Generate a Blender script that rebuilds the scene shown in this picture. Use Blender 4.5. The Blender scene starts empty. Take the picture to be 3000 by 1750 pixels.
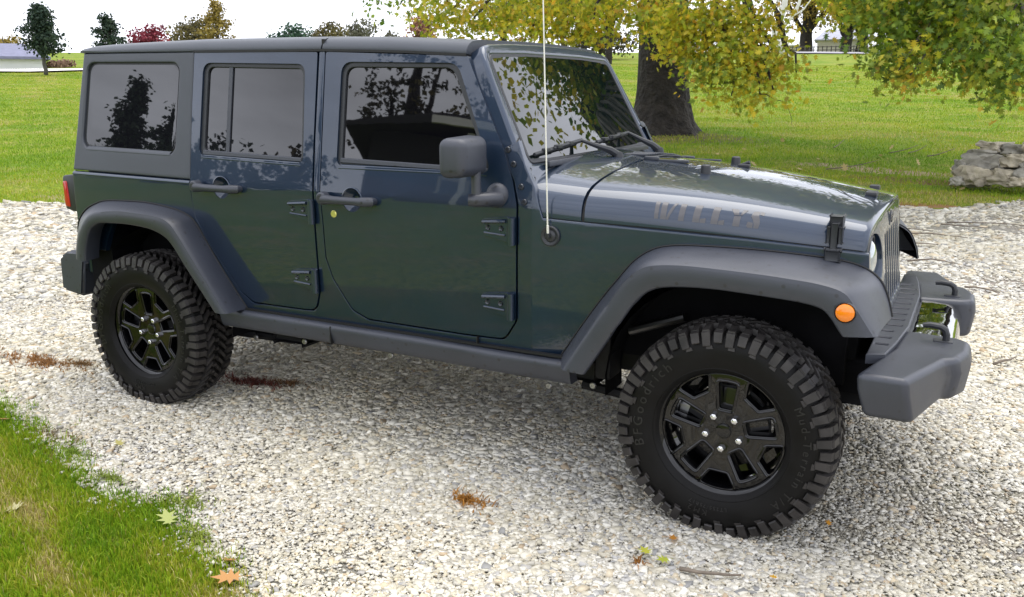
import bpy, bmesh, math, random
import numpy as np
from mathutils import Vector, Matrix, noise
random.seed(7); rng = np.random.default_rng(11)
R_ = math.radians
scene = bpy.context.scene
COL = scene.collection

# ------------------------------------------------------------------ camera
CAM = np.array([3.66978887, -3.81809897, 1.57584287]); YAW, PIT, ROL, FPX = -0.488188865, -0.235135164, -0.0012, 2586.78555
def cam_axes():
    f = np.array([math.sin(YAW)*math.cos(PIT), math.cos(YAW)*math.cos(PIT), math.sin(PIT)])
    r = np.array([math.cos(YAW), -math.sin(YAW), 0.]); u = np.cross(r, f)
    return r*math.cos(ROL)+u*math.sin(ROL), u*math.cos(ROL)-r*math.sin(ROL), f
CR, CU, CF = cam_axes()
cam = bpy.data.cameras.new('camera'); cam.sensor_width = 36; cam.lens = FPX/3000*36
cam.clip_start = 0.05; cam.clip_end = 3000
camo = bpy.data.objects.new('camera', cam); COL.objects.link(camo)
camo.matrix_world = Matrix(((CR[0], CU[0], -CF[0], CAM[0]), (CR[1], CU[1], -CF[1], CAM[1]), (CR[2], CU[2], -CF[2], CAM[2]), (0, 0, 0, 1)))
scene.camera = camo
# ------------------------------------------------------------------ sky, sun, exposure
SUN_EL, SUN_AZ = 72, 20          # azimuth from +y towards +x
world = bpy.data.worlds.new('World'); scene.world = world; world.use_nodes = True
nt = world.node_tree; nt.nodes.clear()
wo = nt.nodes.new('ShaderNodeOutputWorld'); bg = nt.nodes.new('ShaderNodeBackground')
sky = nt.nodes.new('ShaderNodeTexSky'); sky.sky_type = 'NISHITA'; sky.sun_disc = False
sky.sun_elevation = R_(SUN_EL); sky.sun_rotation = R_(SUN_AZ); sky.air_density = 1.0; sky.dust_density = 2.0
cloud = nt.nodes.new('ShaderNodeMixRGB'); cloud.inputs[2].default_value = (13.0, 13.3, 14.6, 1)
tc = nt.nodes.new('ShaderNodeTexCoord'); nz = nt.nodes.new('ShaderNodeTexNoise'); nz.inputs['Scale'].default_value = 2.2; nz.inputs['Detail'].default_value = 4
mr = nt.nodes.new('ShaderNodeMapRange'); mr.inputs[1].default_value = .3; mr.inputs[2].default_value = .7; mr.inputs[3].default_value = .74; mr.inputs[4].default_value = .97
L = nt.links.new
L(tc.outputs['Generated'], nz.inputs['Vector']); L(nz.outputs['Fac'], mr.inputs[0]); L(mr.outputs[0], cloud.inputs[0])
nz2 = nt.nodes.new('ShaderNodeTexNoise'); nz2.inputs['Scale'].default_value = 2.6; nz2.inputs['Detail'].default_value = 6; nz2.inputs['Roughness'].default_value = .55
mp2 = nt.nodes.new('ShaderNodeMapping'); mp2.inputs['Scale'].default_value = (1, 1, 3.2); L(tc.outputs['Generated'], mp2.inputs['Vector']); L(mp2.outputs[0], nz2.inputs['Vector'])
mr2 = nt.nodes.new('ShaderNodeMapRange'); mr2.inputs[1].default_value = .32; mr2.inputs[2].default_value = .68; mr2.inputs[3].default_value = .66; mr2.inputs[4].default_value = 1.22; L(nz2.outputs['Fac'], mr2.inputs[0])
scl = nt.nodes.new('ShaderNodeVectorMath'); scl.operation = 'SCALE'; L(cloud.outputs[0], scl.inputs[0]); L(mr2.outputs[0], scl.inputs['Scale'])
L(sky.outputs[0], cloud.inputs[1]); L(scl.outputs[0], bg.inputs[0]); bg.inputs[1].default_value = 0.100; L(bg.outputs[0], wo.inputs[0])
sl = bpy.data.lights.new('sun', 'SUN'); sl.energy = 1.5; sl.angle = R_(50); sl.color = (1, .95, .86)
so = bpy.data.objects.new('sun', sl); COL.objects.link(so)
sd = Vector((math.sin(R_(SUN_AZ))*math.cos(R_(SUN_EL)), math.cos(R_(SUN_AZ))*math.cos(R_(SUN_EL)), math.sin(R_(SUN_EL))))
so.rotation_euler = sd.to_track_quat('Z', 'Y').to_euler(); so.location = (0, 0, 30)
vs = scene.view_settings; vs.view_transform = 'Standard'; vs.look = 'None'; vs.exposure = 0.66; vs.gamma = 1
try:
    scene.cycles.use_denoising = True; scene.cycles.max_bounces = 8
except Exception: pass

# ------------------------------------------------------------------ materials
def new_mat(name):
    m = bpy.data.materials.new(name); m.use_nodes = True
    return m, m.node_tree, m.node_tree.nodes['Principled BSDF']
def pmat(name, col, rough=.5, metal=0., ior=1.5, coat=0., coatr=.03, bump=None, var=0., vscale=3., spec=None, rvar=0.):
    m, t, b = new_mat(name)
    b.inputs['Base Color'].default_value = (*col, 1); b.inputs['Roughness'].default_value = rough
    b.inputs['Metallic'].default_value = metal; b.inputs['IOR'].default_value = ior
    b.inputs['Coat Weight'].default_value = coat; b.inputs['Coat Roughness'].default_value = coatr
    if spec is not None: b.inputs['Specular IOR Level'].default_value = spec
    tc = t.nodes.new('ShaderNodeTexCoord')
    if var:
        n = t.nodes.new('ShaderNodeTexNoise'); n.inputs['Scale'].default_value = vscale; n.inputs['Detail'].default_value = 6
        t.links.new(tc.outputs['Object'], n.inputs['Vector'])
        r = t.nodes.new('ShaderNodeMapRange'); r.inputs[1].default_value = .3; r.inputs[2].default_value = .7; r.inputs[3].default_value = 1-var; r.inputs[4].default_value = 1+var
        t.links.new(n.outputs['Fac'], r.inputs[0])
        x = t.nodes.new('ShaderNodeVectorMath'); x.operation = 'SCALE'; x.inputs[0].default_value = col
        t.links.new(r.outputs[0], x.inputs['Scale']); t.links.new(x.outputs[0], b.inputs['Base Color'])
        if rvar:
            r2 = t.nodes.new('ShaderNodeMapRange'); r2.inputs[1].default_value = .3; r2.inputs[2].default_value = .7; r2.inputs[3].default_value = rough-rvar; r2.inputs[4].default_value = rough+rvar
            t.links.new(n.outputs['Fac'], r2.inputs[0]); t.links.new(r2.outputs[0], b.inputs['Roughness'])
    if bump:
        n = t.nodes.new('ShaderNodeTexNoise'); n.inputs['Scale'].default_value = bump[0]; n.inputs['Detail'].default_value = 3
        t.links.new(tc.outputs['Object'], n.inputs['Vector'])
        bp = t.nodes.new('ShaderNodeBump'); bp.inputs['Strength'].default_value = bump[1]; bp.inputs['Distance'].default_value = bump[2]
        t.links.new(n.outputs['Fac'], bp.inputs['Height']); t.links.new(bp.outputs[0], b.inputs['Normal'])
    return m
def amat(name, rough=.8, trans=0., spec=.3, attr='Col', bump=None):
    """colour taken from the mesh's own colour attribute (each stone, leaf or blade its own colour)"""
    m, t, b = new_mat(name); a = t.nodes.new('ShaderNodeAttribute'); a.attribute_name = attr
    b.inputs['Roughness'].default_value = rough; b.inputs['Specular IOR Level'].default_value = spec
    t.links.new(a.outputs['Color'], b.inputs['Base Color'])
    if bump:
        tc = t.nodes.new('ShaderNodeTexCoord')
        n = t.nodes.new('ShaderNodeTexNoise'); n.inputs['Scale'].default_value = bump[0]; n.inputs['Detail'].default_value = 4
        t.links.new(tc.outputs['Object'], n.inputs['Vector'])
        bp = t.nodes.new('ShaderNodeBump'); bp.inputs['Strength'].default_value = bump[1]; bp.inputs['Distance'].default_value = bump[2]
        t.links.new(n.outputs['Fac'], bp.inputs['Height']); t.links.new(bp.outputs[0], b.inputs['Normal'])
    if trans:
        tr = t.nodes.new('ShaderNodeBsdfTranslucent'); mx = t.nodes.new('ShaderNodeMixShader'); mx.inputs[0].default_value = trans
        t.links.new(a.outputs['Color'], tr.inputs['Color']); t.links.new(b.outputs[0], mx.inputs[1]); t.links.new(tr.outputs[0], mx.inputs[2])
        t.links.new(mx.outputs[0], t.nodes['Material Output'].inputs['Surface'])
    return m
M = {}
M['paint'] = pmat('blue_green_paint', (.0066, .0205, .047), .40, 0.5, 1.5, 1.0, .02, var=.06, vscale=9)
M['paint'].node_tree.nodes['Principled BSDF'].inputs['Coat IOR'].default_value = 1.545
M['plastic'] = pmat('charcoal_plastic', (.027, .031, .043), .45, 0, 1.6, bump=(420, .5, .0012), var=.16, vscale=4, rvar=.07)
M['hardtop'] = pmat('textured_hardtop', (.033, .039, .050), .44, 0, 1.6, bump=(600, .3, .001), var=.08, vscale=4)
M['trim'] = pmat('rubber_trim', (.022, .024, .028), .45)
def spots(m, scale, keep, dark):
    """dried water marks and specks: small darker spots scattered over the surface"""
    t = m.node_tree; b = t.nodes['Principled BSDF']; src = b.inputs['Base Color'].links[0].from_socket
    tc = t.nodes.new('ShaderNodeTexCoord'); v = t.nodes.new('ShaderNodeTexVoronoi'); v.inputs['Scale'].default_value = scale; t.links.new(tc.outputs['Object'], v.inputs['Vector'])
    sp = t.nodes.new('ShaderNodeSeparateColor'); t.links.new(v.outputs['Color'], sp.inputs[0])
    g = t.nodes.new('ShaderNodeMath'); g.operation = 'GREATER_THAN'; g.inputs[1].default_value = keep; t.links.new(sp.outputs[0], g.inputs[0])
    d = t.nodes.new('ShaderNodeMapRange'); d.inputs[1].default_value = .34; d.inputs[2].default_value = .22; t.links.new(v.outputs['Distance'], d.inputs[0])
    f = t.nodes.new('ShaderNodeMath'); f.operation = 'MULTIPLY'; t.links.new(g.outputs[0], f.inputs[0]); t.links.new(d.outputs[0], f.inputs[1])
    mx = t.nodes.new('ShaderNodeMixRGB'); mx.inputs[2].default_value = (*dark, 1); t.links.new(f.outputs[0], mx.inputs[0]); t.links.new(src, mx.inputs[1]); t.links.new(mx.outputs[0], b.inputs['Base Color'])
spots(M['plastic'], 42, .86, (.012, .013, .017))
M['damper'] = pmat('dark_damper_steel', (.10, .10, .105), .4, 1)
M['dark'] = pmat('underbody_black', (.004, .004, .005), .8, var=.3, vscale=12, spec=.1)
M['frame'] = pmat('frame_black', (.007, .007, .008), .55, var=.3, vscale=20, spec=.2)
M['tyre'] = pmat('tyre_rubber', (.0050, .0047, .0046), .5, bump=(160, .3, .001), var=.35, vscale=14, rvar=.1, spec=.16)
M['tread'] = pmat('dusty_tread_rubber', (.024, .0215, .0205), .56, bump=(160, .3, .001), var=.55, vscale=17, spec=.4)
M['letter'] = pmat('raised_rubber_letter', (.0058, .0055, .0053), .48)
M['rim'] = pmat('gloss_black_alloy', (.002, .002, .0025), .3, 0, 1.45, .85, .04, spec=.1)
M['glass'] = pmat('privacy_glass', (.006, .006, .008), .012, 0, 1.70, bump=(2.5, .03, .01))
M['glass_front'] = pmat('door_glass', (.003, .003, .004), .015, 0, 1.8, bump=(3, .03, .01))
M['glass_ws'] = pmat('windshield_glass', (.003, .006, .006), .012, 0, 1.85)
M['chrome'] = pmat('chrome', (.75, .75, .76), .12, 1)
M['steel'] = pmat('dull_steel', (.35, .35, .36), .35, 1)
M['mirror_steel'] = pmat('polished_plate', (.42, .42, .40), .05, 1)
M['antenna'] = pmat('antenna_rod_pale_sheen', (.72, .70, .62), .35, .2)  # steel rod; its pale base colour stands in for reflected light
M['amber'] = pmat('amber_lens', (.85, .22, .005), .12, 0, 1.5, .6)
M['red'] = pmat('red_lens', (.45, .012, .012), .15, 0, 1.5, .6)
M['lens'] = pmat('headlight_lens', (.42, .46, .46), .06, .55, 1.5, 1)
M['slot'] = pmat('grille_slot_black', (.004, .004, .004), .6)
M['decal'] = pmat('grey_decal', (.072, .069, .074), .5, coat=.45, coatr=.12)
M['bolt'] = pmat('painted_bolt', (.02, .024, .032), .3, .5, coat=.6)
M['lock'] = pmat('brass_lock', (.62, .60, .18), .3, .6)
M['bark'] = pmat('oak_bark', (.022, .018, .015), .92, bump=(7, 1.0, .14), var=.6, vscale=5)
M['bark2'] = pmat('grey_bark', (.085, .078, .070), .9, var=.3, vscale=2)
M['birch'] = pmat('white_bark', (.62, .60, .57), .8, var=.15, vscale=4)
M['leaf'] = amat('leaf', .5, .5, .4)
M['farleaf'] = amat('far_leaf', .7, .30, .2)
M['stone'] = amat('gravel_stone', .85, 0, .25, bump=(60, .5, .004))
M['blade'] = amat('grass_blade', .6, .38, .25)
M['fallen'] = amat('fallen_leaf', .7, .2, .3)
M['twig'] = pmat('dead_twig', (.16, .13, .10), .9, var=.3, vscale=30)
M['wallstone'] = pmat('limestone_block', (.37, .33, .25), .9, bump=(9, .9, .05), var=.42, vscale=5.5)
M['wallstone2'] = pmat('grey_limestone', (.28, .265, .225), .9, bump=(7, .9, .06), var=.40, vscale=5)
M['wallstone3'] = pmat('mossy_stone', (.20, .185, .10), .95, bump=(10, 1, .05), var=.4, vscale=6)
M['white'] = pmat('white_siding', (.78, .78, .76), .7, var=.04, vscale=2)
M['cream'] = pmat('cream_siding', (.55, .52, .47), .7, var=.05, vscale=2)
M['roofblue'] = pmat('blue_grey_shingle', (.16, .165, .24), .8, var=.15, vscale=3)
M['roofgrey'] = pmat('pale_grey_shingle', (.36, .37, .44), .8, var=.12, vscale=3)
M['winglass'] = pmat('house_window_glass', (.03, .035, .045), .1, 0, 1.6)
M['yellow'] = pmat('yellow_post', (.75, .55, .02), .5)
M['road'] = pmat('asphalt_road', (.30, .29, .31), .9, var=.12, vscale=1)
M['siding'] = pmat('dark_siding', (.035, .035, .032), .8)
M['roofdark'] = pmat('dark_shingle', (.03, .03, .032), .9)
M['brick'] = None
def brick():
    m, t, b = new_mat('dark_brick'); tc = t.nodes.new('ShaderNodeTexCoord'); n = t.nodes.new('ShaderNodeTexBrick')
    n.inputs['Color1'].default_value = (.075, .035, .028, 1); n.inputs['Color2'].default_value = (.11, .05, .04, 1); n.inputs['Mortar'].default_value = (.2, .18, .17, 1)
    n.inputs['Scale'].default_value = 4.5; n.inputs['Mortar Size'].default_value = .012
    mp = t.nodes.new('ShaderNodeMapping'); mp.inputs['Rotation'].default_value = (R_(90), 0, 0)
    t.links.new(tc.outputs['Object'], mp.inputs['Vector']); t.links.new(mp.outputs[0], n.inputs['Vector'])
    t.links.new(n.outputs['Color'], b.inputs['Base Color']); b.inputs['Roughness'].default_value = .9
    return m
M['brick'] = brick()

# ------------------------------------------------------------------ object helpers
ORG = {}
def setp(o, label=None, cat=None, group=None, kind=None):
    if label: o['label'] = label
    if cat: o['category'] = cat
    if group: o['group'] = group
    if kind: o['kind'] = kind
    return o
def empty(name, loc, label=None, cat=None, group=None, parent=None):
    o = bpy.data.objects.new(name, None); COL.objects.link(o); o.empty_display_size = .2
    base = Vector(ORG[parent.name]) if parent else Vector((0, 0, 0))
    o.location = Vector(loc)-base; ORG[o.name] = tuple(loc)
    if parent: o.parent = parent
    return setp(o, label, cat, group)
def link_mesh(name, me, mats, parent=None, loc=None):
    """verts of me are in world coordinates; the origin is moved to loc (or the parent's origin)"""
    o = bpy.data.objects.new(name, me); COL.objects.link(o)
    for m in (mats if isinstance(mats, (list, tuple)) else [mats]): me.materials.append(m)
    base = Vector(ORG[parent.name]) if parent else Vector((0, 0, 0))
    org = Vector(loc) if loc is not None else base
    if org.length > 0: me.transform(Matrix.Translation(-org))
    o.location = org-base; ORG[o.name] = tuple(org)
    if parent: o.parent = parent
    return o
def obj(name, bm, mats, parent=None, loc=None, sharp=32, smooth=True, recalc=True, wn=False):
    if recalc: bmesh.ops.recalc_face_normals(bm, faces=bm.faces[:])
    me = bpy.data.meshes.new(name); bm.to_mesh(me); bm.free()
    if smooth:
        me.shade_smooth()
        if sharp: me.set_sharp_from_angle(angle=R_(sharp))
    o = link_mesh(name, me, mats, parent, loc)
    if wn:
        w = o.modifiers.new('wn', 'WEIGHTED_NORMAL'); w.keep_sharp = True; w.weight = 100
    return o
def bm_new(): return bmesh.new()
def add_box(bm, x0, x1, y0, y1, z0, z1, bev=0., seg=2, mi=0, mat=None):
    t = bmesh.new(); bmesh.ops.create_cube(t, size=1)
    for v in t.verts: v.co = Vector(((x0+x1)/2+v.co.x*(x1-x0), (y0+y1)/2+v.co.y*(y1-y0), (z0+z1)/2+v.co.z*(z1-z0)))
    if bev: bmesh.ops.bevel(t, geom=t.edges[:], offset=bev, segments=seg, affect='EDGES', profile=.5)
    merge(bm, t, mi, mat)
def merge(bm, t, mi=0, mat=None):
    if mat is not None: bmesh.ops.transform(t, matrix=mat, verts=t.verts[:])
    m = {}
    for v in t.verts: m[v] = bm.verts.new(v.co)
    for f in t.faces:
        try:
            g = bm.faces.new([m[v] for v in f.verts]); g.material_index = mi if mi else f.material_index
        except ValueError: pass
    t.free()
def add_prism(bm, poly, fn, a, b, bev=0., seg=2, mi=0):
    """poly 2-D outline; fn(u,v,w)->xyz; extruded w from a to b"""
    t = bmesh.new()
    lo = [t.verts.new(fn(u, v, a)) for u, v in poly]; hi = [t.verts.new(fn(u, v, b)) for u, v in poly]
    n = len(poly); t.faces.new(lo); t.faces.new(hi[::-1])
    for i in range(n): t.faces.new([lo[i], hi[i], hi[(i+1) % n], lo[(i+1) % n]])
    bmesh.ops.recalc_face_normals(t, faces=t.faces[:])
    if bev: bmesh.ops.bevel(t, geom=t.edges[:], offset=bev, segments=seg, affect='EDGES', profile=.5, clamp_overlap=True)
    merge(bm, t, mi)
def add_grid(bm, rows, closed_u=False, closed_v=False, caps=False, mi=0):
    """rows: list of lists of points"""
    vs = [[bm.verts.new(p) for p in r] for r in rows]; n = len(rows); m = len(rows[0])
    for i in range(n if closed_u else n-1):
        for j in range(m if closed_v else m-1):
            q = [vs[i][j], vs[(i+1) % n][j], vs[(i+1) % n][(j+1) % m], vs[i][(j+1) % m]]
            try: bm.faces.new(q).material_index = mi
            except ValueError: pass
    if caps and closed_v:
        for r in (vs[0], vs[-1]):
            try: bm.faces.new(r).material_index = mi
            except ValueError: pass
    return vs
def add_tube(bm, path, r, n=8, caps=True, mi=0):
    path = [Vector(p) for p in path]; rr = r if isinstance(r, (list, tuple)) else [r]*len(path)
    rows = []; up = Vector((0, 0, 1)); pu = None
    for i, p in enumerate(path):
        d = (path[min(i+1, len(path)-1)]-path[max(i-1, 0)]).normalized()
        if pu is None:
            a = d.cross(up if abs(d.z) < .9 else Vector((1, 0, 0))).normalized()
        else:
            a = (pu-d*pu.dot(d)).normalized()
        pu = a; b = d.cross(a)
        rows.append([p+(a*math.cos(2*math.pi*k/n)+b*math.sin(2*math.pi*k/n))*rr[i] for k in range(n)])
    add_grid(bm, rows, closed_v=True, caps=caps, mi=mi)
def add_lathe(bm, prof, c, axis='y', n=48, mi=0, closed=False, sgn=-1):
    """prof: (radius, outward offset); revolve about the axis through c"""
    rows = []
    for r, h in prof:
        row = []
        for k in range(n):
            a = 2*math.pi*k/n
            if axis == 'y': row.append((c[0]+r*math.cos(a), c[1]+sgn*h, c[2]+r*math.sin(a)))
            elif axis == 'z': row.append((c[0]+r*math.cos(a), c[1]+r*math.sin(a), c[2]+h))
            else: row.append((c[0]+h, c[1]+r*math.cos(a), c[2]+r*math.sin(a)))
        rows.append(row)
    add_grid(bm, rows, closed_v=True, closed_u=closed, mi=mi)
def rp(pts, n=5):
    """polygon with rounded corners: (u, v[, radius])"""
    out = []; m = len(pts)
    for i in range(m):
        p = Vector(pts[i][:2]); r = pts[i][2] if len(pts[i]) > 2 else 0
        if r <= 0: out.append((p.x, p.y)); continue
        a = Vector(pts[i-1][:2])-p; b = Vector(pts[(i+1) % m][:2])-p
        la, lb = a.length, b.length; a.normalize(); b.normalize(); ang = a.angle(b)
        t = min(r/math.tan(ang/2), la*.49, lb*.49)
        s, e = p+a*t, p+b*t
        for k in range(n+1):
            q = k/n; w = s.lerp(p, q).lerp(p.lerp(e, q), q); out.append((w.x, w.y))
    return out
def inset(pts, d):
    """move an outline inwards by d"""
    m = len(pts); A = sum(pts[i-1][0]*pts[i][1]-pts[i][0]*pts[i-1][1] for i in range(m)); s = 1 if A > 0 else -1; out = []
    for i in range(m):
        p = Vector(pts[i]); e1 = (p-Vector(pts[i-1])); e2 = (Vector(pts[(i+1) % m])-p)
        if e1.length < 1e-7 or e2.length < 1e-7: out.append((p.x, p.y)); continue
        e1.normalize(); e2.normalize(); n1 = Vector((-e1.y, e1.x))*s; n2 = Vector((-e2.y, e2.x))*s
        k = n1+n2
        if k.length < 1e-5: out.append((p.x, p.y)); continue
        k = k/max(k.length_squared, .5)*2*d if False else k.normalized()*(d/max(.5, k.normalized().dot(n1)))
        out.append((p.x+k.x, p.y+k.y))
    return out
def plate_bm(outline, holes=(), th=.03, bev=.004, seg=2):
    """flat plate in (u,v), front face at w=0, back at w=-th; the front rim is rounded"""
    bm = bmesh.new(); edges = []
    for lp in [outline]+list(holes):
        vs = [bm.verts.new((u, v, 0)) for u, v in lp]
        for i in range(len(vs)):
            if (vs[i].co-vs[(i+1) % len(vs)].co).length > 1e-7: edges.append(bm.edges.new((vs[i], vs[(i+1) % len(vs)])))
    bmesh.ops.triangle_fill(bm, use_beauty=True, use_dissolve=False, edges=edges)
    front = bm.faces[:]; bound = [e for e in bm.edges if len(e.link_faces) == 1]
    r = bmesh.ops.extrude_edge_only(bm, edges=bound)
    for v in [g for g in r['geom'] if isinstance(g, bmesh.types.BMVert)]: v.co.z -= th
    bmesh.ops.recalc_face_normals(bm, faces=bm.faces[:])
    if bev: bmesh.ops.bevel(bm, geom=[e for e in bound if e.is_valid], offset=bev, segments=seg, affect='EDGES', profile=.5, clamp_overlap=True)
    return bm
def cuts(bm, axis, vals):
    for v in vals:
        p = [0, 0, 0]; p[axis] = v; n = [0, 0, 0]; n[axis] = 1
        bmesh.ops.bisect_plane(bm, geom=bm.verts[:]+bm.edges[:]+bm.faces[:], dist=1e-5, plane_co=p, plane_no=n)
def np_mesh(name, verts, faces_flat, fsizes, cols=None):
    me = bpy.data.meshes.new(name); me.vertices.add(len(verts)); me.vertices.foreach_set('co', np.asarray(verts, np.float32).ravel())
    me.loops.add(len(faces_flat)); me.loops.foreach_set('vertex_index', np.asarray(faces_flat, np.int32))
    n = len(fsizes); me.polygons.add(n); st = np.concatenate([[0], np.cumsum(fsizes)[:-1]]).astype(np.int32)
    me.polygons.foreach_set('loop_start', st); me.update(calc_edges=True); me.validate()
    if cols is not None:
        a = me.color_attributes.new('Col', 'FLOAT_COLOR', 'POINT'); c = np.ones((len(verts), 4), np.float32); c[:, :3] = cols
        a.data.foreach_set('color', c.ravel())
    return me
def instances(base_v, faces, mats3, trans, cols):
    """merge N copies of a small mesh: base_v (k,3), faces list, mats3 (N,3,3), trans (N,3), cols (N,3)"""
    N = len(trans); k = len(base_v)
    V = np.einsum('nij,kj->nki', mats3, base_v)+trans[:, None, :]
    ff = np.concatenate([np.array(f) for f in faces]); fs = np.array([len(f) for f in faces])
    F = (ff[None, :]+(np.arange(N)*k)[:, None]).ravel(); S = np.tile(fs, N)
    return V.reshape(-1, 3), F, S, np.repeat(cols, k, axis=0)
def rotm(N, tilt=None):
    """random rotations; tilt limits the lean from upright"""
    a = rng.uniform(0, 2*np.pi, N); ca, sa = np.cos(a), np.sin(a); Z = np.zeros((N, 3, 3)); Z[:, 0, 0] = ca; Z[:, 0, 1] = -sa; Z[:, 1, 0] = sa; Z[:, 1, 1] = ca; Z[:, 2, 2] = 1
    t = rng.uniform(0, np.pi, N) if tilt is None else rng.normal(0, tilt, N); ct, st = np.cos(t), np.sin(t)
    X = np.zeros((N, 3, 3)); X[:, 0, 0] = 1; X[:, 1, 1] = ct; X[:, 1, 2] = -st; X[:, 2, 1] = st; X[:, 2, 2] = ct
    b = rng.uniform(0, 2*np.pi, N); cb, sb = np.cos(b), np.sin(b); Y = np.zeros((N, 3, 3)); Y[:, 0, 0] = cb; Y[:, 0, 1] = -sb; Y[:, 1, 0] = sb; Y[:, 1, 1] = cb; Y[:, 2, 2] = 1
    return Z @ X @ Y
# ================================================================== ground
DP = 3000/2520.
def ray(dx, dy):
    d = CF+CR*(dx*DP-1500)/FPX-CU*(dy*DP-875)/FPX
    return d/np.linalg.norm(d)
def spot(dx, dy, D):
    """point seen at photo position (dx, dy) at horizontal distance D from the viewpoint"""
    r = ray(dx, dy); k = D/math.hypot(r[0], r[1]); return Vector(CAM+r*k)
def tdist(x, y): return (x+8.5)*-.488+(y-3.7)*.873
def gh(x, y):
    t = np.maximum(tdist(np.asarray(x, float), np.asarray(y, float)), 0)
    h = np.where(t < 2.4, .055*t*t/4.8, .055*(t-1.2))
    return np.where(t > 115, .055*(115-1.2)+.012*(t-115), h)
def on_ground(dx, D):
    r = ray(dx, 400); k = D/math.hypot(r[0], r[1]); x, y = CAM[0]+r[0]*k, CAM[1]+r[1]*k
    return Vector((x, y, float(gh(x, y))))
NEAR_EDGE = [(-40, -14), (-14, -3.2), (-8, -1.5), (-3, -1.0), (-.7, -1.24), (-.05, -1.43), (.40, -1.60), (.82, -1.74), (.98, -1.60), (1.24, -1.80), (1.57, -1.89), (1.79, -2.0), (2.3, -2.45), (3.4, -3.7), (5.0, -6.5), (6, -12)]
FAR_EDGE = [(24, -12), (26, 17), (12, 13.6), (7.5, 12.0), (4.9, 11.0), (4.25, 10.75), (3.3, 9.0), (2.7, 9.25), (.5, 8.6), (-3, 6.75), (-8.5, 3.75), (-14, .7), (-40, -10)]
GPOLY = np.array(NEAR_EDGE+FAR_EDGE)
def inpoly(x, y, P=GPOLY):
    c = np.zeros(len(x), bool); j = len(P)-1
    for i in range(len(P)):
        xi, yi = P[i]; xj, yj = P[j]
        c ^= ((yi > y) != (yj > y)) & (x < (xj-xi)*(y-yi)/(yj-yi+1e-12)+xi); j = i
    return c
def wob(x, y, f, a): return a*(np.sin(x*f+1.3)*np.cos(y*f*1.13+.4)+.6*np.sin(x*f*2.3+y*f*1.7)+.4*np.sin(x*f*5.1-y*f*4.3+2))
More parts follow.
